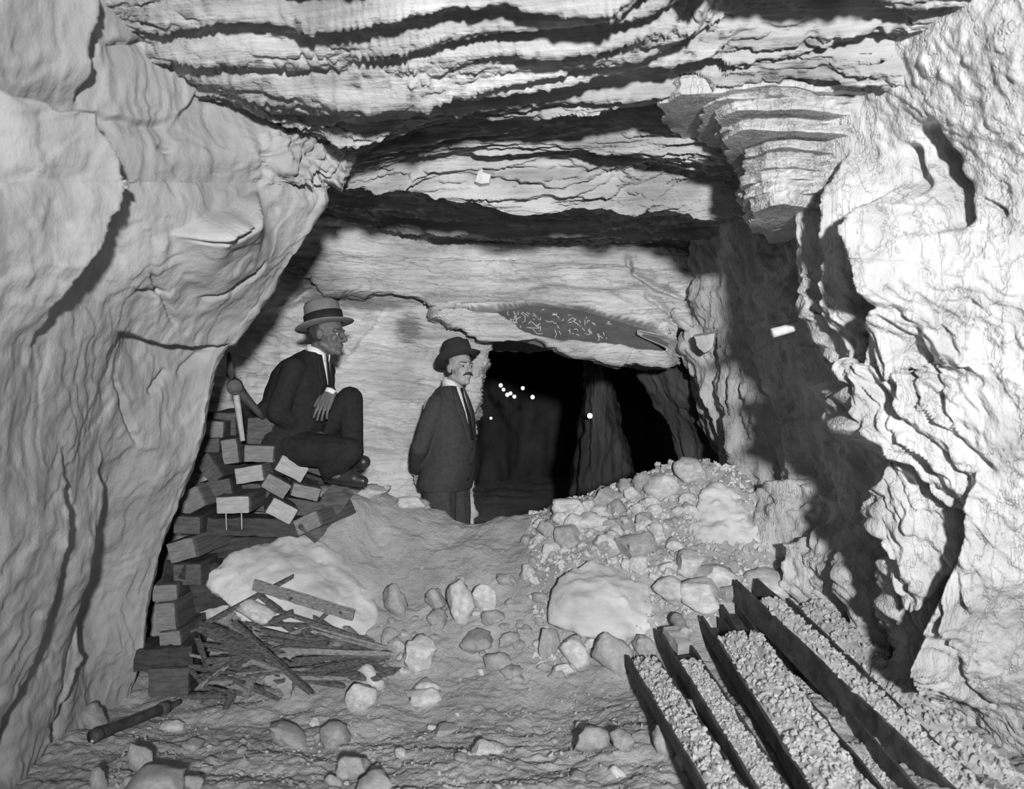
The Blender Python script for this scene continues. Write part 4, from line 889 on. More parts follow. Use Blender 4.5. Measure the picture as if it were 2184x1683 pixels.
for i in range(84):
    while True:
        p = (rng.uniform(405, 845), rng.uniform(1330, 1490))
        if inside(p, hp): break
    a = rng.gauss(0.08, .28) if p[0] > 540 else rng.gauss(0.05, .35)
    if rng.random() < .12: a += rng.choice([-1, 1]) * rng.uniform(.6, 1.2)
    L = rng.uniform(40, 110) if p[0] < 560 else rng.uniform(60, 170); c, s = math.cos(a) * L / 2, math.sin(a) * L / 2
    x1, x2 = max(p[0] - c, 405), min(p[0] + c, 850)
    off = rng.uniform(.0, .05) if p[1] < 1430 else rng.uniform(-.05, -.01); pl = rng.random() < .22
    st(x1, p[1] - s, x2, min(p[1] + s, 1488), rng.uniform(9, 19), ('pale ' if pl else 'dark ') + ('long' if L > 100 else 'short') + ' splintered stick jumbled in the ' + ('left' if p[0] < 560 else 'middle' if p[0] < 690 else 'right') + (' front' if p[1] > 1420 else ' back') + ' of the wood heap', 'scrap' if not pl else 'scrap_pale', off, off, 200 + i, None, 'splintered sticks in the heap')
# pale flat stone on the heap and a few chips
stone(545, 1330, 92, 44, 'pale flat-topped stone lying among the sticks below the thin bar', None, 'pale', 4, at=P(545, 1328, 4.0), sink=.1)

# ------------------------------------------------------------------ pick, bar, small things on the rock
pick = empty('pickaxe', P(503, 826, 4.36)); inv = Matrix.Translation(-pick.location)
def pk_(o): o.matrix_parent_inverse = inv; return o
pk_(log('handle', P(503, 838, 4.345), P(518, 941, 4.26), 0.019, 0.013, M['wood_handle'], pick, 12, 8, 0.001))
pk_(log('pick_head', None, None, [.008, .016, .024, .034, .036, .030, .022, .020, .012], 0, M['iron'], pick, 10, curve=[P(488, 752, 4.42), P(490, 775, 4.41), P(492, 800, 4.39), P(498, 818, 4.375), P(508, 832, 4.37), P(520, 846, 4.375), P(536, 862, 4.39), P(550, 878, 4.41), P(562, 893, 4.43)]))
e = pk_(log('eye_socket', P(501, 823, 4.39), P(500, 827, 4.30), .043, .040, M['timber'], pick, 20, 3)); e['label'] = 'round wooden end filling the eye of the head'
tag(pick, 'pickaxe with pale handle hanging down, stuck in the top of the timber stack', 'pickaxe')
a, b = on_floor(196, 1585), on_floor(384, 1506)
a = a + [0, 0, .025]; b = b + [0, 0, .02]
bar = empty('iron_bar', a); inv = Matrix.Translation(-bar.location)
pk_(log('shaft', a + (b - a) * .06, a + (b - a) * .8, .024, .022, M['iron'], bar, 14, 12, .003)); pk_(log('collar', a + (b - a) * .76, a + (b - a) * .84, .031, .028, M['timber'], bar, 14, 3, .002))
pk_(log('tapered_tip', a + (b - a) * .83, b, .020, .011, M['iron'], bar, 12, 5, .004)); pk_(log('socket_end', a, a + (b - a) * .09, .031, .027, M['iron'], bar, 14, 3))
o = pk_(log('painted_glint', a - (b - a) * .006 - [0, 0.004, .012], a + (b - a) * .05 - [0, .026, .016], .006, .006, M['gravel'], bar, 8, 3)); o['label'] = 'pale strip painted as a glint'  # shine of the socket end painted as a pale matte strip
tag(bar, 'dark iron bar with a shiny socket end lying on the dirt by the left wall', 'bar')
# peg in the dark right-hand bay
peg = log('wooden_peg', P(1648, 710, 3.50), P(1800, 670, 3.60), .020, .018, M['chalk'], n=12, seg=5, rough=.002); tag(peg, 'bright white peg jutting from the dark rock on the right', 'peg')
# little bracket on the bright roof ledge
td = surf_d(VC, 1030, 372) - 4.05
v = [P(1019, 352, 4.06 + td), P(1028, 352, 4.06 + td), P(1030, 368, 4.04 + td), P(1047, 372, 4.03 + td), P(1043, 390, 4.03 + td), P(1026, 392, 4.02 + td), P(1013, 387, 4.03 + td), P(1019, 369, 4.05 + td)]
v = v + [q_ + np.array([0, .07, 0.004]) for q_ in v]; n_ = 8
f = [tuple(range(8)), tuple(range(15, 7, -1))] + [(i, (i + 1) % 8 + 0, (i + 1) % 8 + 8, i + 8) for i in range(8)]
thing_mesh('roof_tag', v, f, M['stone'], 'small pale T-shaped block stuck to the bright roof ledge', 'block')
tag(link('stone', hull_rock('stone', [P(*p) for p in [(1478, 716, 5.2), (1524, 712, 5.15), (1519, 742, 5.15), (1503, 754, 5.18), (1484, 738, 5.2), (1480, 712, 5.5), (1526, 708, 5.45), (1505, 752, 5.5)]], 0.008, 0.004, 77, 1), M['stone']), 'pale flat block of rock on the right shoulder of the drift mouth', 'stone')

# ---- dark slate in the hollow of the lintel with chalk scribbles
up_ = [(1040, 655), (1100, 648), (1160, 648), (1240, 656), (1310, 676), (1380, 698), (1425, 722)]
lo_ = [(1040, 676), (1100, 700), (1160, 722), (1240, 732), (1310, 742), (1380, 750), (1425, 752)]
rows = [[(u[0] + (l[0] - u[0]) * k, u[1] + (l[1] - u[1]) * k, 5.66 + 0.02 * (1 - k)) for u, l in zip(up_, lo_)] for k in (0, .33, .66, 1)]
V = resample(ctrl(rows), 40, 120); V[..., 1] += 0.008 * fbm(V * [6, 6, 12], 3, 901)
slate = link('slate_slab', grid_mesh('slate_slab', V), M['slate'], lint); slate['label'] = 'dark smooth slab with white chalk scribbles'
Vq = project(V).reshape(-1, 2); Vf = V.reshape(-1, 3)
marks = [[(1081, 664), (1082, 672), (1087, 673)], [(1090, 684), (1093, 689), (1096, 684), (1093, 681), (1090, 684)], [(1095, 664), (1097, 671)], [(1100, 669), (1101, 680), (1103, 690)], [(1101, 684), (1106, 678), (1112, 676)], [(1104, 665), (1106, 672)], [(1113, 671), (1119, 675), (1120, 685), (1114, 688)],
         [(1117, 668), (1125, 674)], [(1123, 699), (1135, 700), (1150, 700)], [(1134, 687), (1142, 695), (1150, 700)], [(1144, 695), (1150, 692), (1153, 690)], [(1146, 680), (1152, 683), (1152, 676)], [(1138, 703), (1142, 710), (1148, 713), (1158, 711)], [(1165, 684), (1170, 687), (1178, 685), (1184, 690), (1189, 689)],
         [(1182, 704), (1186, 712), (1183, 721)], [(1194, 707), (1196, 715)], [(1189, 694), (1193, 700)], [(1188, 674), (1194, 677), (1192, 681)], [(1212, 671), (1218, 672), (1218, 678), (1211, 684), (1213, 690), (1217, 688)], [(1222, 683), (1229, 689), (1237, 697)], [(1226, 686), (1230, 680)], [(1211, 704), (1217, 706), (1216, 714)],
         [(1234, 684), (1240, 690)], [(1246, 682), (1248, 694)], [(1252, 690), (1256, 683)], [(1230, 712), (1236, 716)], [(1246, 710), (1254, 714), (1260, 708)], [(1262, 688), (1268, 694)], [(1275, 712), (1276, 722)], [(1256, 704), (1262, 708)], [(1180, 668), (1186, 672)], [(1128, 690), (1132, 684)], [(1286, 709), (1289, 716)], [(1240, 700), (1246, 706)]]
rs = random.Random(4)
for _ in range(46):
    x, y = rs.uniform(1085, 1300), rs.uniform(662, 722)
    if y < 655 + (x - 1085) * .08 or y > 690 + (x - 1085) * .16: continue
    a_ = rs.uniform(-1.6, 1.6); l_ = rs.uniform(2.5, 6); marks.append([(x + l_ * t * math.cos(a_ + t * .8), y + l_ * t * math.sin(a_ + t * .8)) for t in (0, .5, 1, 1.4)])
for k, mk in enumerate(marks):
    p3 = []
    for x, y in mk: p3.append(Vf[np.argmin(((Vq - [x, y]) ** 2).sum(1))] - [0, .003, 0])
    p3 = [p3[0]] + [p for a_, p in zip(p3, p3[1:]) if np.linalg.norm(p - a_) > 1e-5]
    if len(p3) < 2: continue
    o = log('chalk_mark', None, None, [.0032] * len(p3), 0, M['chalk'], slate, 6, curve=p3)

# ---- far lamps in the drift
m_em, nt_, b_ = new_mat('lamp_flame'); b_.inputs['Emission Color'].default_value = (1, 1, 1, 1); b_.inputs['Emission Strength'].default_value = 3.0; b_.inputs['Base Color'].default_value = (.8, .8, .8, 1)
def far_lamp(px, py, d, r, label, group=None):
    c = P(px, py, d); root = empty('mine_lamp', c); inv = Matrix.Translation(-root.location)
    bm = bmesh.new(); bmesh.ops.create_uvsphere(bm, u_segments=10, v_segments=8, radius=r); me = bpy.data.meshes.new('bulb'); bm.to_mesh(me); bm.free()
    link('bulb', me, m_em, root)
    o = log('reflector', c + [0, r * .5, 0], c + [0, r * 2.4, r * .2], r * 1.02, r * .4, M['iron'], root, 10, 3); o.matrix_parent_inverse = inv
    o = log('bracket', c + [0, r * 2.2, 0], c + [0, 0.6, 0.02], r * .3, r * .3, M['iron'], root, 6, 2); o.matrix_parent_inverse = inv
    return tag(root, label, 'lamp', group)
for i, (px, py, r) in enumerate([(1068, 822, 4), (1074, 831, 3.4), (1082, 842, 4), (1089, 839, 3.6), (1097, 846, 3.8), (1115, 828, 3.8), (1136, 847, 4.2), (1047, 892, 2.6)]):
    lab = ['top left lamp of the distant cluster in the dark drift', 'second lamp down in the distant cluster, close to the top left one', 'lower lamp of the touching pair in the distant cluster', 'upper lamp of the touching pair in the distant cluster', 'lamp just below and right of the touching pair', 'lamp standing apart above the rest of the distant cluster', 'lamp farthest right in the distant cluster', 'lone faint lamp low in the drift beside the standing man'][i]
    far_lamp(px, py, 9.2, r * 9.2 / F, lab, 'distant lamps in the drift')
# rock rib in the drift with a bright lamp in its cleft
rows = []
for py, l_, r_ in [(640, 1262, 1300), (760, 1258, 1296), (850, 1252, 1306), (950, 1238, 1330), (1050, 1222, 1350), (1200, 1200, 1375)]:
    rows.append([(l_ - 10, py, 8.6), (l_, py, 7.9), ((2 * l_ + r_) / 3, py, 7.66), ((l_ + 2 * r_) / 3, py, 7.7), (r_, py, 7.95), (r_ + 8, py, 8.6)])
V = resample(ctrl(rows), 110, 70); n = toward(V, normals(V)); V = V + n * (0.05 * ridged(V * [7, 5, 1.5], 3, 861))[..., None]
struct('wall_drift_rib', V, M['dark'])
far_lamp(1258, 887, 7.45, 5.5 * 7.45 / F, 'single bright lamp beside a lit rib of rock deep in the drift')
lamp('drift_lamp', P(1268, 880, 7.40), 0.35, 0.03)
lamp('drift_fill', P(1090, 838, 9.0), 1.2, 0.06)  # added weak fill that lifts the drift's darkness, set beside the far lamps
# ------------------------------------------------------------------ the two men
M['suit_a'] = plain_mat('suit_grey', 0.060, 0.95, 0.18, 40, 0.25, (1, 1, 1), 0.003, 0.08)
M['suit_b'] = plain_mat('suit_black', 0.026, 0.95, 0.18, 40, 0.25, (1, 1, 1), 0.003, 0.08)
M['skin_a'] = plain_mat('skin_light', 0.40, 0.55, 0.10, 20, 0.1, (1, 1, 1), 0.001, 0.4)
M['skin_b'] = plain_mat('skin_tanned', 0.12, 0.55, 0.12, 20, 0.1, (1, 1, 1), 0.001, 0.4)
M['linen'] = plain_mat('white_linen', 0.80, 0.8, 0.04, 30, 0.05)
M['felt_dark'] = plain_mat('felt_dark', 0.045, 0.95, 0.15, 30, 0.15, (1, 1, 1), 0.002, 0.08)
M['felt_grey'] = plain_mat('felt_grey', 0.20, 0.95, 0.12, 30, 0.15, (1, 1, 1), 0.002, 0.08)
M['band'] = plain_mat('ribbon_black', 0.022, 0.7, 0.15, 30, 0.1)
M['hair'] = plain_mat('hair_dark', 0.05, 0.7, 0.5, 60, 0.6, (6, 6, 1), 0.003, 0.3)
M['leather'] = plain_mat('shoe_leather', 0.03, 0.4, 0.3, 20, 0.15, (1, 1, 1), 0.002, 0.5)
M['eye'] = plain_mat('eye_white', 0.35, 0.3, 0.02, 10, 0.0)
M['pupil'] = plain_mat('eye_dark', 0.02, 0.2, 0.05, 10, 0.0)

class Blob:
    """collects overlapping solids, then fuses them into one continuous skin"""
    def __init__(s): s.bm = bmesh.new()
    def _hull(s, pts):
        vs = [s.bm.verts.new(tuple(p)) for p in pts]
        r = bmesh.ops.convex_hull(s.bm, input=vs)
        dead = [g for g in set(r['geom_interior']) | set(r['geom_unused']) if isinstance(g, bmesh.types.BMVert) and g.is_valid]
        bmesh.ops.delete(s.bm, geom=dead, context='VERTS')
    def cap(s, a, r0, b, r1, k=1.0, kn=None):
        a = np.array(a, float); b = np.array(b, float); S = _SPH
        if kn is not None:
            kn = np.array(kn, float) / np.linalg.norm(kn); S = S - (S @ kn)[:, None] * kn * (1 - k)
        s._hull(np.concatenate([a + S * r0, b + S * r1]))
    def ell(s, c, r, R=None):
        p = _SPH * np.array(r)
        if R is not None: p = p @ np.array(R).T
        s._hull(np.array(c) + p)
    def chain(s, pts, rs):
        for a, b, r0, r1 in zip(pts, pts[1:], rs, rs[1:]): s.cap(a, r0, b, r1)
    def loft(s, rings):
        n = len(rings[0]); L = [[s.bm.verts.new(tuple(p)) for p in r] for r in rings]
        for a, b in zip(L, L[1:]):
            for j in range(n): s.bm.faces.new((a[j], a[(j + 1) % n], b[(j + 1) % n], b[j]))
        s.bm.faces.new(L[0][::-1]); s.bm.faces.new(L[-1])
    def build(s, name, voxel, smooth=3, ratio=None, fold=0.0, seed=0, k=(9, 9, 9)):
        bmesh.ops.recalc_face_normals(s.bm, faces=s.bm.faces)
        me = bpy.data.meshes.new(name); s.bm.to_mesh(me); s.bm.free()
        mods = [('REMESH', dict(mode='VOXEL', voxel_size=voxel)), ('SMOOTH', dict(factor=0.5, iterations=smooth))]
        if ratio: mods.append(('DECIMATE', dict(ratio=ratio)))
        me = eval_mods(me, mods, name)
        if fold:
            c = get_co(me); n = get_no(me); set_co(me, c + n * (fold * (ridged(c * k, 3, seed) * 0.6 + fbm(c * 3, 2, seed + 9)))[:, None])
        return me
_b = bmesh.new(); bmesh.ops.create_icosphere(_b, subdivisions=2, radius=1.0); _SPH = np.array([v.co[:] for v in _b.verts]); _b.free()
class Fr:
    """a frame: forward, left, up axes at an origin"""
    def __init__(s, o, yaw, pitch=0.0, roll=0.0):
        Rm = Matrix.Rotation(yaw, 3, 'Z') @ Matrix.Rotation(-pitch, 3, 'Y') @ Matrix.Rotation(roll, 3, 'X')
        s.R = np.array(Rm); s.o = np.array(o, float)
    def __call__(s, a, b, z): return s.o + s.R @ np.array([a, b, z], float)
    def pts(s, p): return s.o + np.asarray(p, float) @ s.R.T
def head_prims(B, fr, k=1.0, neck=None):
    e = lambda c, r: B.ell(fr(*c), np.array(r) * k, fr.R)
    c_ = lambda a, r0, b, r1: B.cap(fr(*a), r0, fr(*b), r1)
    e((-.012, 0, .035), (.100, .077, .088)); e((.034, 0, -.028), (.060, .060, .086))
    for s_ in (-1, 1):
        c_((.05, s_ * .012, -.088), .030, (-.004, s_ * .048, -.058), .022); e((.058, s_ * .038, -.022), (.024, .020, .030))
        e((-.008, s_ * .078, -.006), (.022, .009, .033)); e((-.016, s_ * .083, -.002), (.010, .008, .026)); e((.100, s_ * .012, -.034), (.011, .009, .009)); c_((.088, 0, .024), .014, (.071, s_ * .048, .022), .0125); c_((.083, s_ * .02, -.010), .009, (.074, s_ * .044, -.010), .009)
    e((.076, 0, -.098), (.021, .024, .020)); c_((.092, 0, .012), .009, (.116, 0, -.027), .012)
    e((.088, 0, -.056), (.013, .027, .007)); e((.087, 0, -.069), (.013, .022, .007))
    B.cap(fr(-.022, 0, -.06), .058, neck if neck is not None else fr(-.045, 0, -.20), .062)
def face_parts(fr, root, hairline=True, moustache=False):
    def sub(nm, me, mat, lab=None):
        o = link(nm, me, mat, root)
        if lab: o['label'] = lab
        return o
    for s_ in (-1, 1):
        e = bmesh.new(); bmesh.ops.create_uvsphere(e, u_segments=14, v_segments=10, radius=.0118); me = bpy.data.meshes.new('eye'); e.to_mesh(me); e.free()
        set_co(me, get_co(me) * [1, 1, .8] @ fr.R.T + fr(.0785, s_ * .032, .004)); o = sub('eye', me, M['eye'])
        e = bmesh.new(); bmesh.ops.create_uvsphere(e, u_segments=12, v_segments=8, radius=.0068); me = bpy.data.meshes.new('iris'); e.to_mesh(me); e.free()
        set_co(me, get_co(me) + fr(.0852, s_ * .033, .004)); link('iris', me, M['pupil'], o)
        B = Blob(); B.cap(fr(.096, s_ * .014, .026), .0045, fr(.082, s_ * .050, .030), .003); sub('eyebrow', B.build('eyebrow', .003, 1), M['hair'])
    B = Blob()
    B.ell(fr(-.030, 0, .015), (.088, .083, .088), fr.R); me = B.build('hair', .005, 1)
    c = (get_co(me) - fr.o) @ fr.R; bm = bmesh.new(); bm.from_mesh(me); bm.verts.ensure_lookup_table()
    kill = [v for v, p in zip(bm.verts, c) if p[0] > .012 - .4 * max(0, -p[2]) or p[2] < -.062]
    bmesh.ops.delete(bm, geom=kill, context='VERTS'); bm.to_mesh(me); bm.free(); sub('hair', me, M['hair'])
    if moustache:
        B = Blob()
        for s_ in (-1, 1): B.chain([fr(.110, 0, -.043), fr(.106, s_ * .016, -.046), fr(.094, s_ * .036, -.056)], [.0085, .0085, .0045])
        sub('moustache', B.build('moustache', .003, 1), M['hair'])
def hat(fr, root, mat, rx=.106, ry=.088, brim=1.6, H=.115, curl=.022, droop=.012, crease=.022, bh=.048):
    prof = [(.98, -.002), (1.2, .000), (brim - .03, .001), (brim, .004), (brim - .03, .007), (1.2, .006), (1.05, .006), (1.01, .012), (1.0, .030), (.975, .065), (.93, H * .85), (.84, H * .97), (.66, H), (.4, H * .985), (.15, H * .97), (.01, H * .965)]
    n = 56; V = []
    for k_, h in prof:
        for j in range(n):
            t = 2 * math.pi * j / n; a, b = math.cos(t) * rx * k_, math.sin(t) * ry * (k_ if k_ <= 1.05 else 1.05 + (k_ - 1.05) * 1.12); z = h
            if k_ > 1.05: z += (k_ - 1.05) / (brim - 1.05) * (curl * math.sin(t) ** 2 - droop * max(0, math.cos(t)) + droop * .5 * max(0, -math.cos(t)))
            if h > H * .8: z -= crease * math.exp(-(b / .030) ** 2) * (1.0 if k_ < .9 else .35); 
            if .5 < h / H and k_ <= 1: b *= 1 - .18 * max(0, math.cos(t)) * (h / H - .5) * 2
            V.append(fr(a, b, z))
    f = [(i*n+j, i*n+(j+1)%n, (i+1)*n+(j+1)%n, (i+1)*n+j) for i in range(len(prof)-1) for j in range(n)]; f.append(tuple((len(prof)-1)*n+j for j in range(n)))
    o = link('hat', mesh('hat', V, f), mat, root)
    V = []
    for k_, h in [(1.005, .008), (1.035, .010), (1.030, bh - .002), (.98, bh)]:
        for j in range(n): t = 2 * math.pi * j / n; V.append(fr(math.cos(t) * rx * k_, math.sin(t) * ry * k_, h))
    f = [(i*n+j, i*n+(j+1)%n, (i+1)*n+(j+1)%n, (i+1)*n+j) for i in range(3) for j in range(n)]
    b_ = link('hat_band', mesh('hat_band', V, f), M['band'], o); b_['label'] = 'dark ribbon around the crown'
    return o
def hand_prims(B, wrist, dirv, nrm, thumb, curl=0.5, L=.185, skip=()):
    """wrist point, direction of the knuckles, normal of the back of the hand, side of the thumb (unit vectors)"""
    d = np.array(dirv, float); d /= np.linalg.norm(d); n = np.array(nrm, float); n -= (n @ d) * d; n /= np.linalg.norm(n); s = np.cross(d, n)
    if s @ np.array(thumb) < 0: s = -s
    w = np.array(wrist, float); k = L / .185
    pl = .088 * k
    for t in (-1, -.33, .33, 1): B.cap(w + s * t * .018 * k, .017 * k, w + d * pl + s * t * .031 * k, .0125 * k)
    for t, ln, c0 in ((1, .070, 0), (.35, .080, .05), (-.32, .074, .1), (-1, .058, .18)):
        p = w + d * pl + s * t * .031 * k; q = d.copy(); ang = 0
        segs = [ln * .46, ln * .31, ln * .23]; r = .0088 * k
        for i, sl in enumerate(segs):
            ang += (curl + c0) * (.55, .75, .5)[i]
            v = d * math.cos(ang) - n * math.sin(ang) + s * t * .06; v /= np.linalg.norm(v)
            B.cap(p, r, p + v * sl * k, r * .92); p = p + v * sl * k; r *= .92
    p = w + d * .022 * k + s * .024 * k; v = d * .62 + s * .72 - n * .25; v /= np.linalg.norm(v)
    B.cap(p, .0145 * k, p + v * .040 * k, .011 * k); p = p + v * .040 * k; v = d * .86 + s * .35 - n * .38; v /= np.linalg.norm(v)
    B.cap(p, .0105 * k, p + v * .030 * k, .0095 * k); B.cap(p + v * .03 * k, .0095 * k, p + v * .052 * k, .0075 * k)
def torso_rings(tab, fr, n=36):
    """tab rows: z, centre forward, half depth, half width, squareness"""
    out = []
    for z, ca, hd_, hw in tab:
        out.append([fr(ca + hd_ * np.sign(math.cos(t)) * abs(math.cos(t)) ** .85, hw * np.sign(math.sin(t)) * abs(math.sin(t)) ** .85, z) for t in np.linspace(0, 2 * math.pi, n, endpoint=False)])
    return out
def torso_pt(tab, fr, z, b, off):
    """a point on the chest at height z, sideways b, standing off the cloth"""
    T_ = np.array(tab); ca, hd_, hw = (np.interp(z, T_[:, 0], T_[:, i]) for i in (1, 2, 3))
    s = min(.999, abs(b / hw)) ** (1 / .85); return fr(ca + hd_ * (1 - s * s) ** .425 + off, b, z)
def patch(name, rows, tab, fr, mat, root, off, edge=.004, lab=None):
    """rows: (z, b_left, b_right): a strip of cloth lying on the chest"""
    m = 5; V = []
    for z, b0, b1 in rows:
        for j in range(m):
            b = b0 + (b1 - b0) * j / (m - 1); V.append(torso_pt(tab, fr, z, b, off))
    k = len(rows); k0 = len(V)
    for z, b0, b1 in rows:
        for j in range(m): b = b0 + (b1 - b0) * j / (m - 1); V.append(torso_pt(tab, fr, z, b, off - .012))
    f = []
    for i in range(k - 1):
        for j in range(m - 1):
            q = (i*m+j, i*m+j+1, (i+1)*m+j+1, (i+1)*m+j); f.append(q); f.append(tuple(x + k0 for x in q[::-1]))
        f.append((i*m, (i+1)*m, (i+1)*m + k0, i*m + k0)); f.append((i*m+m-1, i*m+m-1+k0, (i+1)*m+m-1+k0, (i+1)*m+m-1))
    f.append(tuple(list(range(m)) + [k0 + j for j in range(m - 1, -1, -1)]))
    me = mesh(name, V, f); bm = bmesh.new(); bm.from_mesh(me); bmesh.ops.recalc_face_normals(bm, faces=bm.faces); bm.to_mesh(me); bm.free()
    o = link(name, me, mat, root)
    if lab: o['label'] = lab
    return o
def collar(c, up, fwd, r0, r1, h, mat, root, gap=.25, nm='shirt_collar'):
    up = np.array(up, float) / np.linalg.norm(up); f = np.array(fwd, float); f -= (f @ up) * up; f /= np.linalg.norm(f); s = np.cross(up, f); n = 30; V = []
    for rr, z in ((r0 - .004, 0), (r0, 0), (r1, h), (r1 - .004, h)):
        for j in range(n + 1):
            t = gap + (2 * math.pi - 2 * gap) * j / n; e = abs(j / n - .5) * 2
            zz = z - (.012 * max(0, e - .7) / .3 if z > 0 else -0.0); V.append(np.array(c) + (f * math.cos(t) + s * math.sin(t)) * rr + up * (zz - .022 * (e ** 4)) + f * .006 * e)
    m = n + 1; fc = [(i*m+j, i*m+j+1, (i+1)*m+j+1, (i+1)*m+j) for i in range(3) for j in range(n)] + [(3*m+j, 3*m+j+1, j+1, j) for j in range(n)] + [(0, m, 2*m, 3*m), (n+3*m, n+2*m, n+m, n)]
    o = link(nm, mesh(nm, V, fc), mat, root); o['label'] = 'white stiff collar'; return o
def shoe(heel, toe, root, up=(0, 0, 1), laces=True):
    A = np.array(heel, float); T_ = np.array(toe, float); d = (T_ - A); L = np.linalg.norm(d); d /= L; s = np.cross(d, up); s /= np.linalg.norm(s); u = np.cross(s, d)
    B = Blob()
    B.cap(A + u * .040, .036, A + d * .07 + u * .060, .040); B.cap(A + d * .06 + u * .062, .038, A + d * .15 + u * .042, .036); B.cap(A + d * .04 + u * .034, .034, A + d * .16 + u * .032, .042); B.cap(A + d * .16 + u * .030, .040, A + d * (L - .035) + u * .024, .030)
    B.cap(A + d * .03 + u * .075, .038, A + d * .035 + u * .10, .040)
    o = link('shoe', B.build('shoe', .006, 3), M['leather'], root)
    V = []; n = 28
    for z in (-.006, .010):
        for j in range(n):
            t = 2 * math.pi * j / n; x = L / 2 - .012 + math.cos(t) * (L / 2 + .004); w = (.040 if math.cos(t) > -.1 else .034) * (1 - .12 * math.cos(t) ** 2); V.append(A + d * x + s * math.sin(t) * w + u * z)
    f = [(j, (j+1) % n, n + (j+1) % n, n + j) for j in range(n)] + [tuple(range(n))[::-1], tuple(range(n, 2*n))]
    link('sole', mesh('sole', V, f, False), M['band'], o)
    if laces:
        for i in range(3):
            c = A + d * (.095 + .024 * i) + u * (.094 - .011 * i); log('lace', c - s * .022 - u * .004, c + s * .022 - u * .004, .0032, .0032, M['gravel'], o, 6, 3)
    return o

# ---- the standing man
gz = 0.0
def_pos = P(953, 900, 5.40); bx, by = def_pos[0], 5.40
g = floor_base(np.array([[bx, by]]))[0]
FA = Fr((bx, by, 0.0), math.radians(-28))
hA = Fr(P(981, 786, 5.36), math.radians(-52), math.radians(5), math.radians(-3))
man = None
tabA = [(.86, -.010, .150, .205), (.90, -.010, .164, .214), (1.0, .010, .164, .202), (1.13, .030, .160, .190), (1.27, .030, .150, .192), (1.38, .022, .138, .198), (1.455, .018, .116, .178), (1.51, .022, .092, .128), (1.56, .034, .070, .080)]
gA = 0.06
B = Blob()
neckA = FA(.036, 0, 1.545)
head_prims(B, hA, neck=neckA)
B.loft(torso_rings([(z, a, d * .86, w * .86) for z, a, d, w in tabA], FA))
elR, elL, wrR, wrL = FA(-.060, -.232, 1.15), FA(-.060, .232, 1.15), FA(-.200, -.085, .985), FA(-.20, .06, .965)
for s_, el, wr in ((-1, elR, wrR), (1, elL, wrL)):
    B.chain([FA(-.01, s_ * .175, 1.43), el, wr], [.048, .036, .027])
    B.chain([FA(0, s_ * .09, .90), FA(.015, s_ * .10, .52), FA(-.01, s_ * .10, gA + .09)], [.075, .055, .042])
    B.cap(FA(-.03, s_ * .10, gA + .06), .036, FA(.13, s_ * .11, gA + .045), .028)
hand_prims(B, wrR, FA.R @ np.array([-.1, .95, -.35]), FA.R @ np.array([-1, 0, .1]), (0, 0, 1), .4)
hand_prims(B, wrL, FA.R @ np.array([-.2, -.9, -.45]), FA.R @ np.array([-1, 0, .1]), (0, 0, 1), .4)
man = link('person', B.build('person', .0042, 4, .34), M['skin_a'])
tag(man, 'standing moustached man in a dark hat and grey suit, hands behind his back', 'person')
face_parts(hA, man, moustache=True)
hat(Fr(hA(-.020, 0, .056), math.radians(-38), math.radians(20), math.radians(-7)), man, M['felt_dark'], rx=.110, ry=.094, brim=1.50, H=.142, curl=.034, droop=-.012)
B = Blob(); B.loft(torso_rings(tabA, FA))
for s_, el, wr in ((-1, elR, wrR), (1, elL, wrL)):
    B.chain([FA(.015, s_ * .145, 1.455), FA(.010, s_ * .170, 1.420), (FA(.010, s_ * .170, 1.420) + el) / 2, el, (el + wr) / 2, wr + (el - wr) * .10], [.058, .070, .067, .061, .055, .045])
link('jacket', B.build('jacket', .008, 3, None, .006, 5, (7, 7, 5)), M['suit_a'], man)
B = Blob()
for s_ in (-1, 1): B.chain([FA(-.005, s_ * .085, .93), FA(.012, s_ * .095, .70), FA(.015, s_ * .10, .50), FA(-.005, s_ * .10, gA + .10)], [.118, .105, .088, .082])
link('trousers', B.build('trousers', .009, 3, None, .006, 8, (6, 6, 3)), M['suit_a'], man)
for s_ in (-1, 1): shoe(FA(-.10, s_ * .10, gA), FA(.19, s_ * .115, gA), man)
collar(neckA + np.array([0, 0, .008]), hA(0, 0, 0) - neckA + np.array([0, 0, .1]), FA.R[:, 0], .070, .066, .050, M['linen'], man)
patch('shirt_front', [(1.55, -.040, .040), (1.46, -.042, .042), (1.36, -.032, .032), (1.28, -.018, .018), (1.22, -.004, .004)], tabA, FA, M['linen'], man, .006)
patch('tie', [(1.545, -.014, .014), (1.525, -.017, .017), (1.505, -.011, .011), (1.36, -.018, .018), (1.28, -.020, .020), (1.20, -.022, .022)], tabA, FA, M['band'], man, .011, lab='dark knotted tie')
for s_ in (-1, 1): patch('lapel', [(1.55, s_ * .052, s_ * .070), (1.47, s_ * .044, s_ * .090), (1.38, s_ * .036, s_ * .100), (1.36, s_ * .034, s_ * .082), (1.28, s_ * .020, s_ * .062), (1.20, s_ * .004, s_ * .030), (1.15, s_ * .002, s_ * .008)], tabA, FA, M['suit_a'], man, .009)
for i in range(3): c = torso_pt(tabA, FA, 1.14 - i * .10, .0, .004); log('button', c, c + FA.R[:, 0] * .006, .010, .009, M['band'], man, 10, 1)

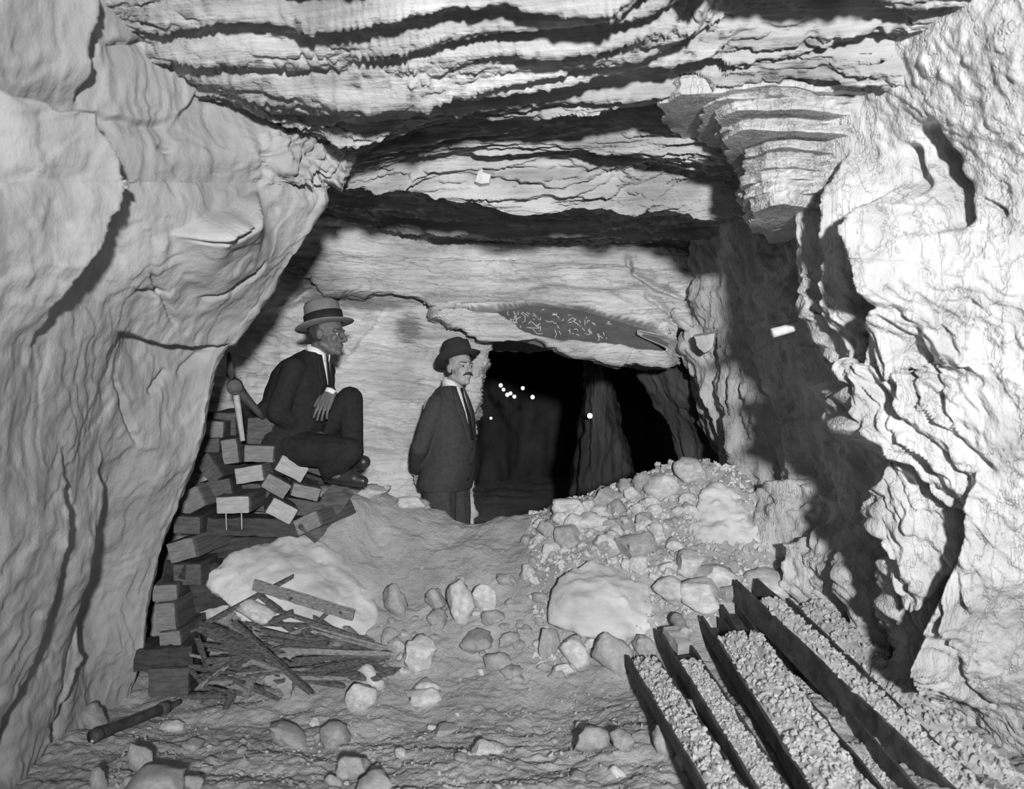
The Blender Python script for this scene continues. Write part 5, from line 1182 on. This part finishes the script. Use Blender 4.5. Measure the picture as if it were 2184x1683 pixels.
# ---- the man crouching on the timber stack
hipB, neckB = P(632, 948, 4.62), P(678, 747, 4.585)
up = neckB - hipB; pitch = math.atan2(np.linalg.norm(up[:2]), up[2])
FB = Fr(hipB, math.radians(-12), -pitch)      # leaning forward
Lt = np.linalg.norm(up); z_ = lambda k: k * Lt
tabB = [(-.10, -.02, .10, .14), (-.06, -.035, .165, .19), (.05, -.045, .185, .20), (.16, -.045, .185, .195), (.28, -.05, .180, .205), (.38, -.050, .162, .210), (.45, -.045, .128, .195), (.505, -.025, .088, .135), (.545, -.01, .066, .075)]
hB = Fr(P(698, 713, 4.575), math.radians(-14), math.radians(-4), 0)
shR, shL = FB(-.03, -.178, .435), FB(-.01, .178, .435)
elR, wrR = P(592, 880, 4.39), P(652, 918, 4.52)
elL, wrL = P(664, 842, 4.80), P(706, 836, 4.46)
hipR, hipL = FB(.0, -.10, -.02), FB(.0, .10, -.02)
knR, anR = P(745, 964, 4.36), P(706, 1006, 4.42)
knL, anL = P(747, 851, 4.66), P(751, 985, 4.64)
B = Blob(); head_prims(B, hB, neck=FB(.0, 0, .52)); B.loft(torso_rings([(z, a, d * .85, w * .85) for z, a, d, w in tabB], FB))
B.chain([shR, elR, wrR], [.048, .036, .027]); B.chain([shL, elL, wrL], [.048, .036, .027])
B.chain([hipR, knR, anR], [.075, .052, .040]); B.chain([hipL, knL, anL], [.075, .052, .040])
hr, tr_ = P(697, 1026, 4.44), P(786, 1037, 4.38)
hl, tl = P(736, 1012, 4.66), P(776, 998, 4.58)
B.cap(anR, .036, hr + (tr_ - hr) * .5 + [0, 0, .03], .03); B.cap(anL, .036, hl + (tl - hl) * .5 + [0, 0, .03], .03)
hand_prims(B, wrL, P(690, 868, 4.44) - P(706, 836, 4.475), (-.25, -.9, .30), (-1, 0, -.2), .22, .195)
hand_prims(B, wrR, P(690, 925, 4.58) - wrR, (0, -.5, .8), (0, -1, .3), .6)
man2 = link('person', B.build('person', .0040, 4, .34), M['skin_b'])
tag(man2, 'crouching man in profile with a pale banded hat and black suit', 'person')
face_parts(hB, man2)
hat(Fr(hB(-.018, 0, .044), math.radians(-14), math.radians(13), math.radians(-4)), man2, M['felt_grey'], rx=.110, ry=.094, brim=1.56, H=.152, curl=.010, droop=.002, crease=.014, bh=.076)
B = Blob(); B.loft(torso_rings(tabB, FB))
B.chain([FB(-.03, -.145, .450), shR, (shR + elR) / 2, elR, (elR + wrR) / 2, wrR + (elR - wrR) * .05], [.060, .070, .066, .062, .055, .045])
B.chain([FB(-.01, .145, .450), shL, (shL + elL) / 2, elL, (elL + wrL) / 2, wrL + (elL - wrL) * .08], [.056, .062, .058, .054, .048, .042])
B.cap(P(578, 880, 4.52), .085, P(604, 955, 4.56), .10); B.cap(FB(-.06, -.12, -.02), .10, FB(-.06, .12, -.02), .10); B.cap(FB(-.05, -.13, .0), .10, FB(-.02, -.14, -.10), .09)
link('jacket', B.build('jacket', .008, 3, None, .006, 15, (7, 7, 5)), M['suit_b'], man2)
B = Blob()
B.chain([hipR, (hipR + knR) / 2, knR, (knR + anR) / 2, anR + [0, 0, .02]], [.115, .096, .080, .072, .066]); B.chain([hipL, (hipL + knL) / 2, knL, (knL * .4 + anL * .6), anL + [0, 0, .05]], [.115, .092, .078, .066, .066]); B.cap(hipR, .11, hipL, .11)
link('trousers', B.build('trousers', .008, 3, None, .006, 18, (6, 6, 4)), M['suit_b'], man2)
shoe(hr, tr_, man2); shoe(hl, tl, man2, laces=False)
collar(FB(.0, 0, .525), hB(0, 0, 0) - FB(0, 0, .5) + np.array([-.03, 0, .05]), FB.R[:, 0] + np.array([0, -.2, 0]), .071, .067, .054, M['linen'], man2)
patch('shirt_front', [(.540, -.045, .045), (.48, -.045, .045), (.40, -.032, .032), (.33, -.016, .016), (.29, -.004, .004)], tabB, FB, M['linen'], man2, .006)
patch('tie', [(.535, -.015, .015), (.51, -.018, .018), (.49, -.012, .012), (.40, -.020, .020), (.30, -.022, .022)], tabB, FB, M['band'], man2, .011, lab='dark knotted tie')
for s_ in (-1, 1): patch('lapel', [(.540, s_ * .054, s_ * .072), (.48, s_ * .046, s_ * .092), (.42, s_ * .036, s_ * .100), (.40, s_ * .034, s_ * .082), (.33, s_ * .018, s_ * .060), (.27, s_ * .003, s_ * .028)], tabB, FB, M['suit_b'], man2, .009)
dv = (P(690, 868, 4.43) - wrL); dv /= np.linalg.norm(dv)
o = log('shirt_cuff', wrL - dv * .012, wrL + dv * .012, .034, .033, M['linen'], man2, 18, 2); o['label'] = 'white cuff edge'
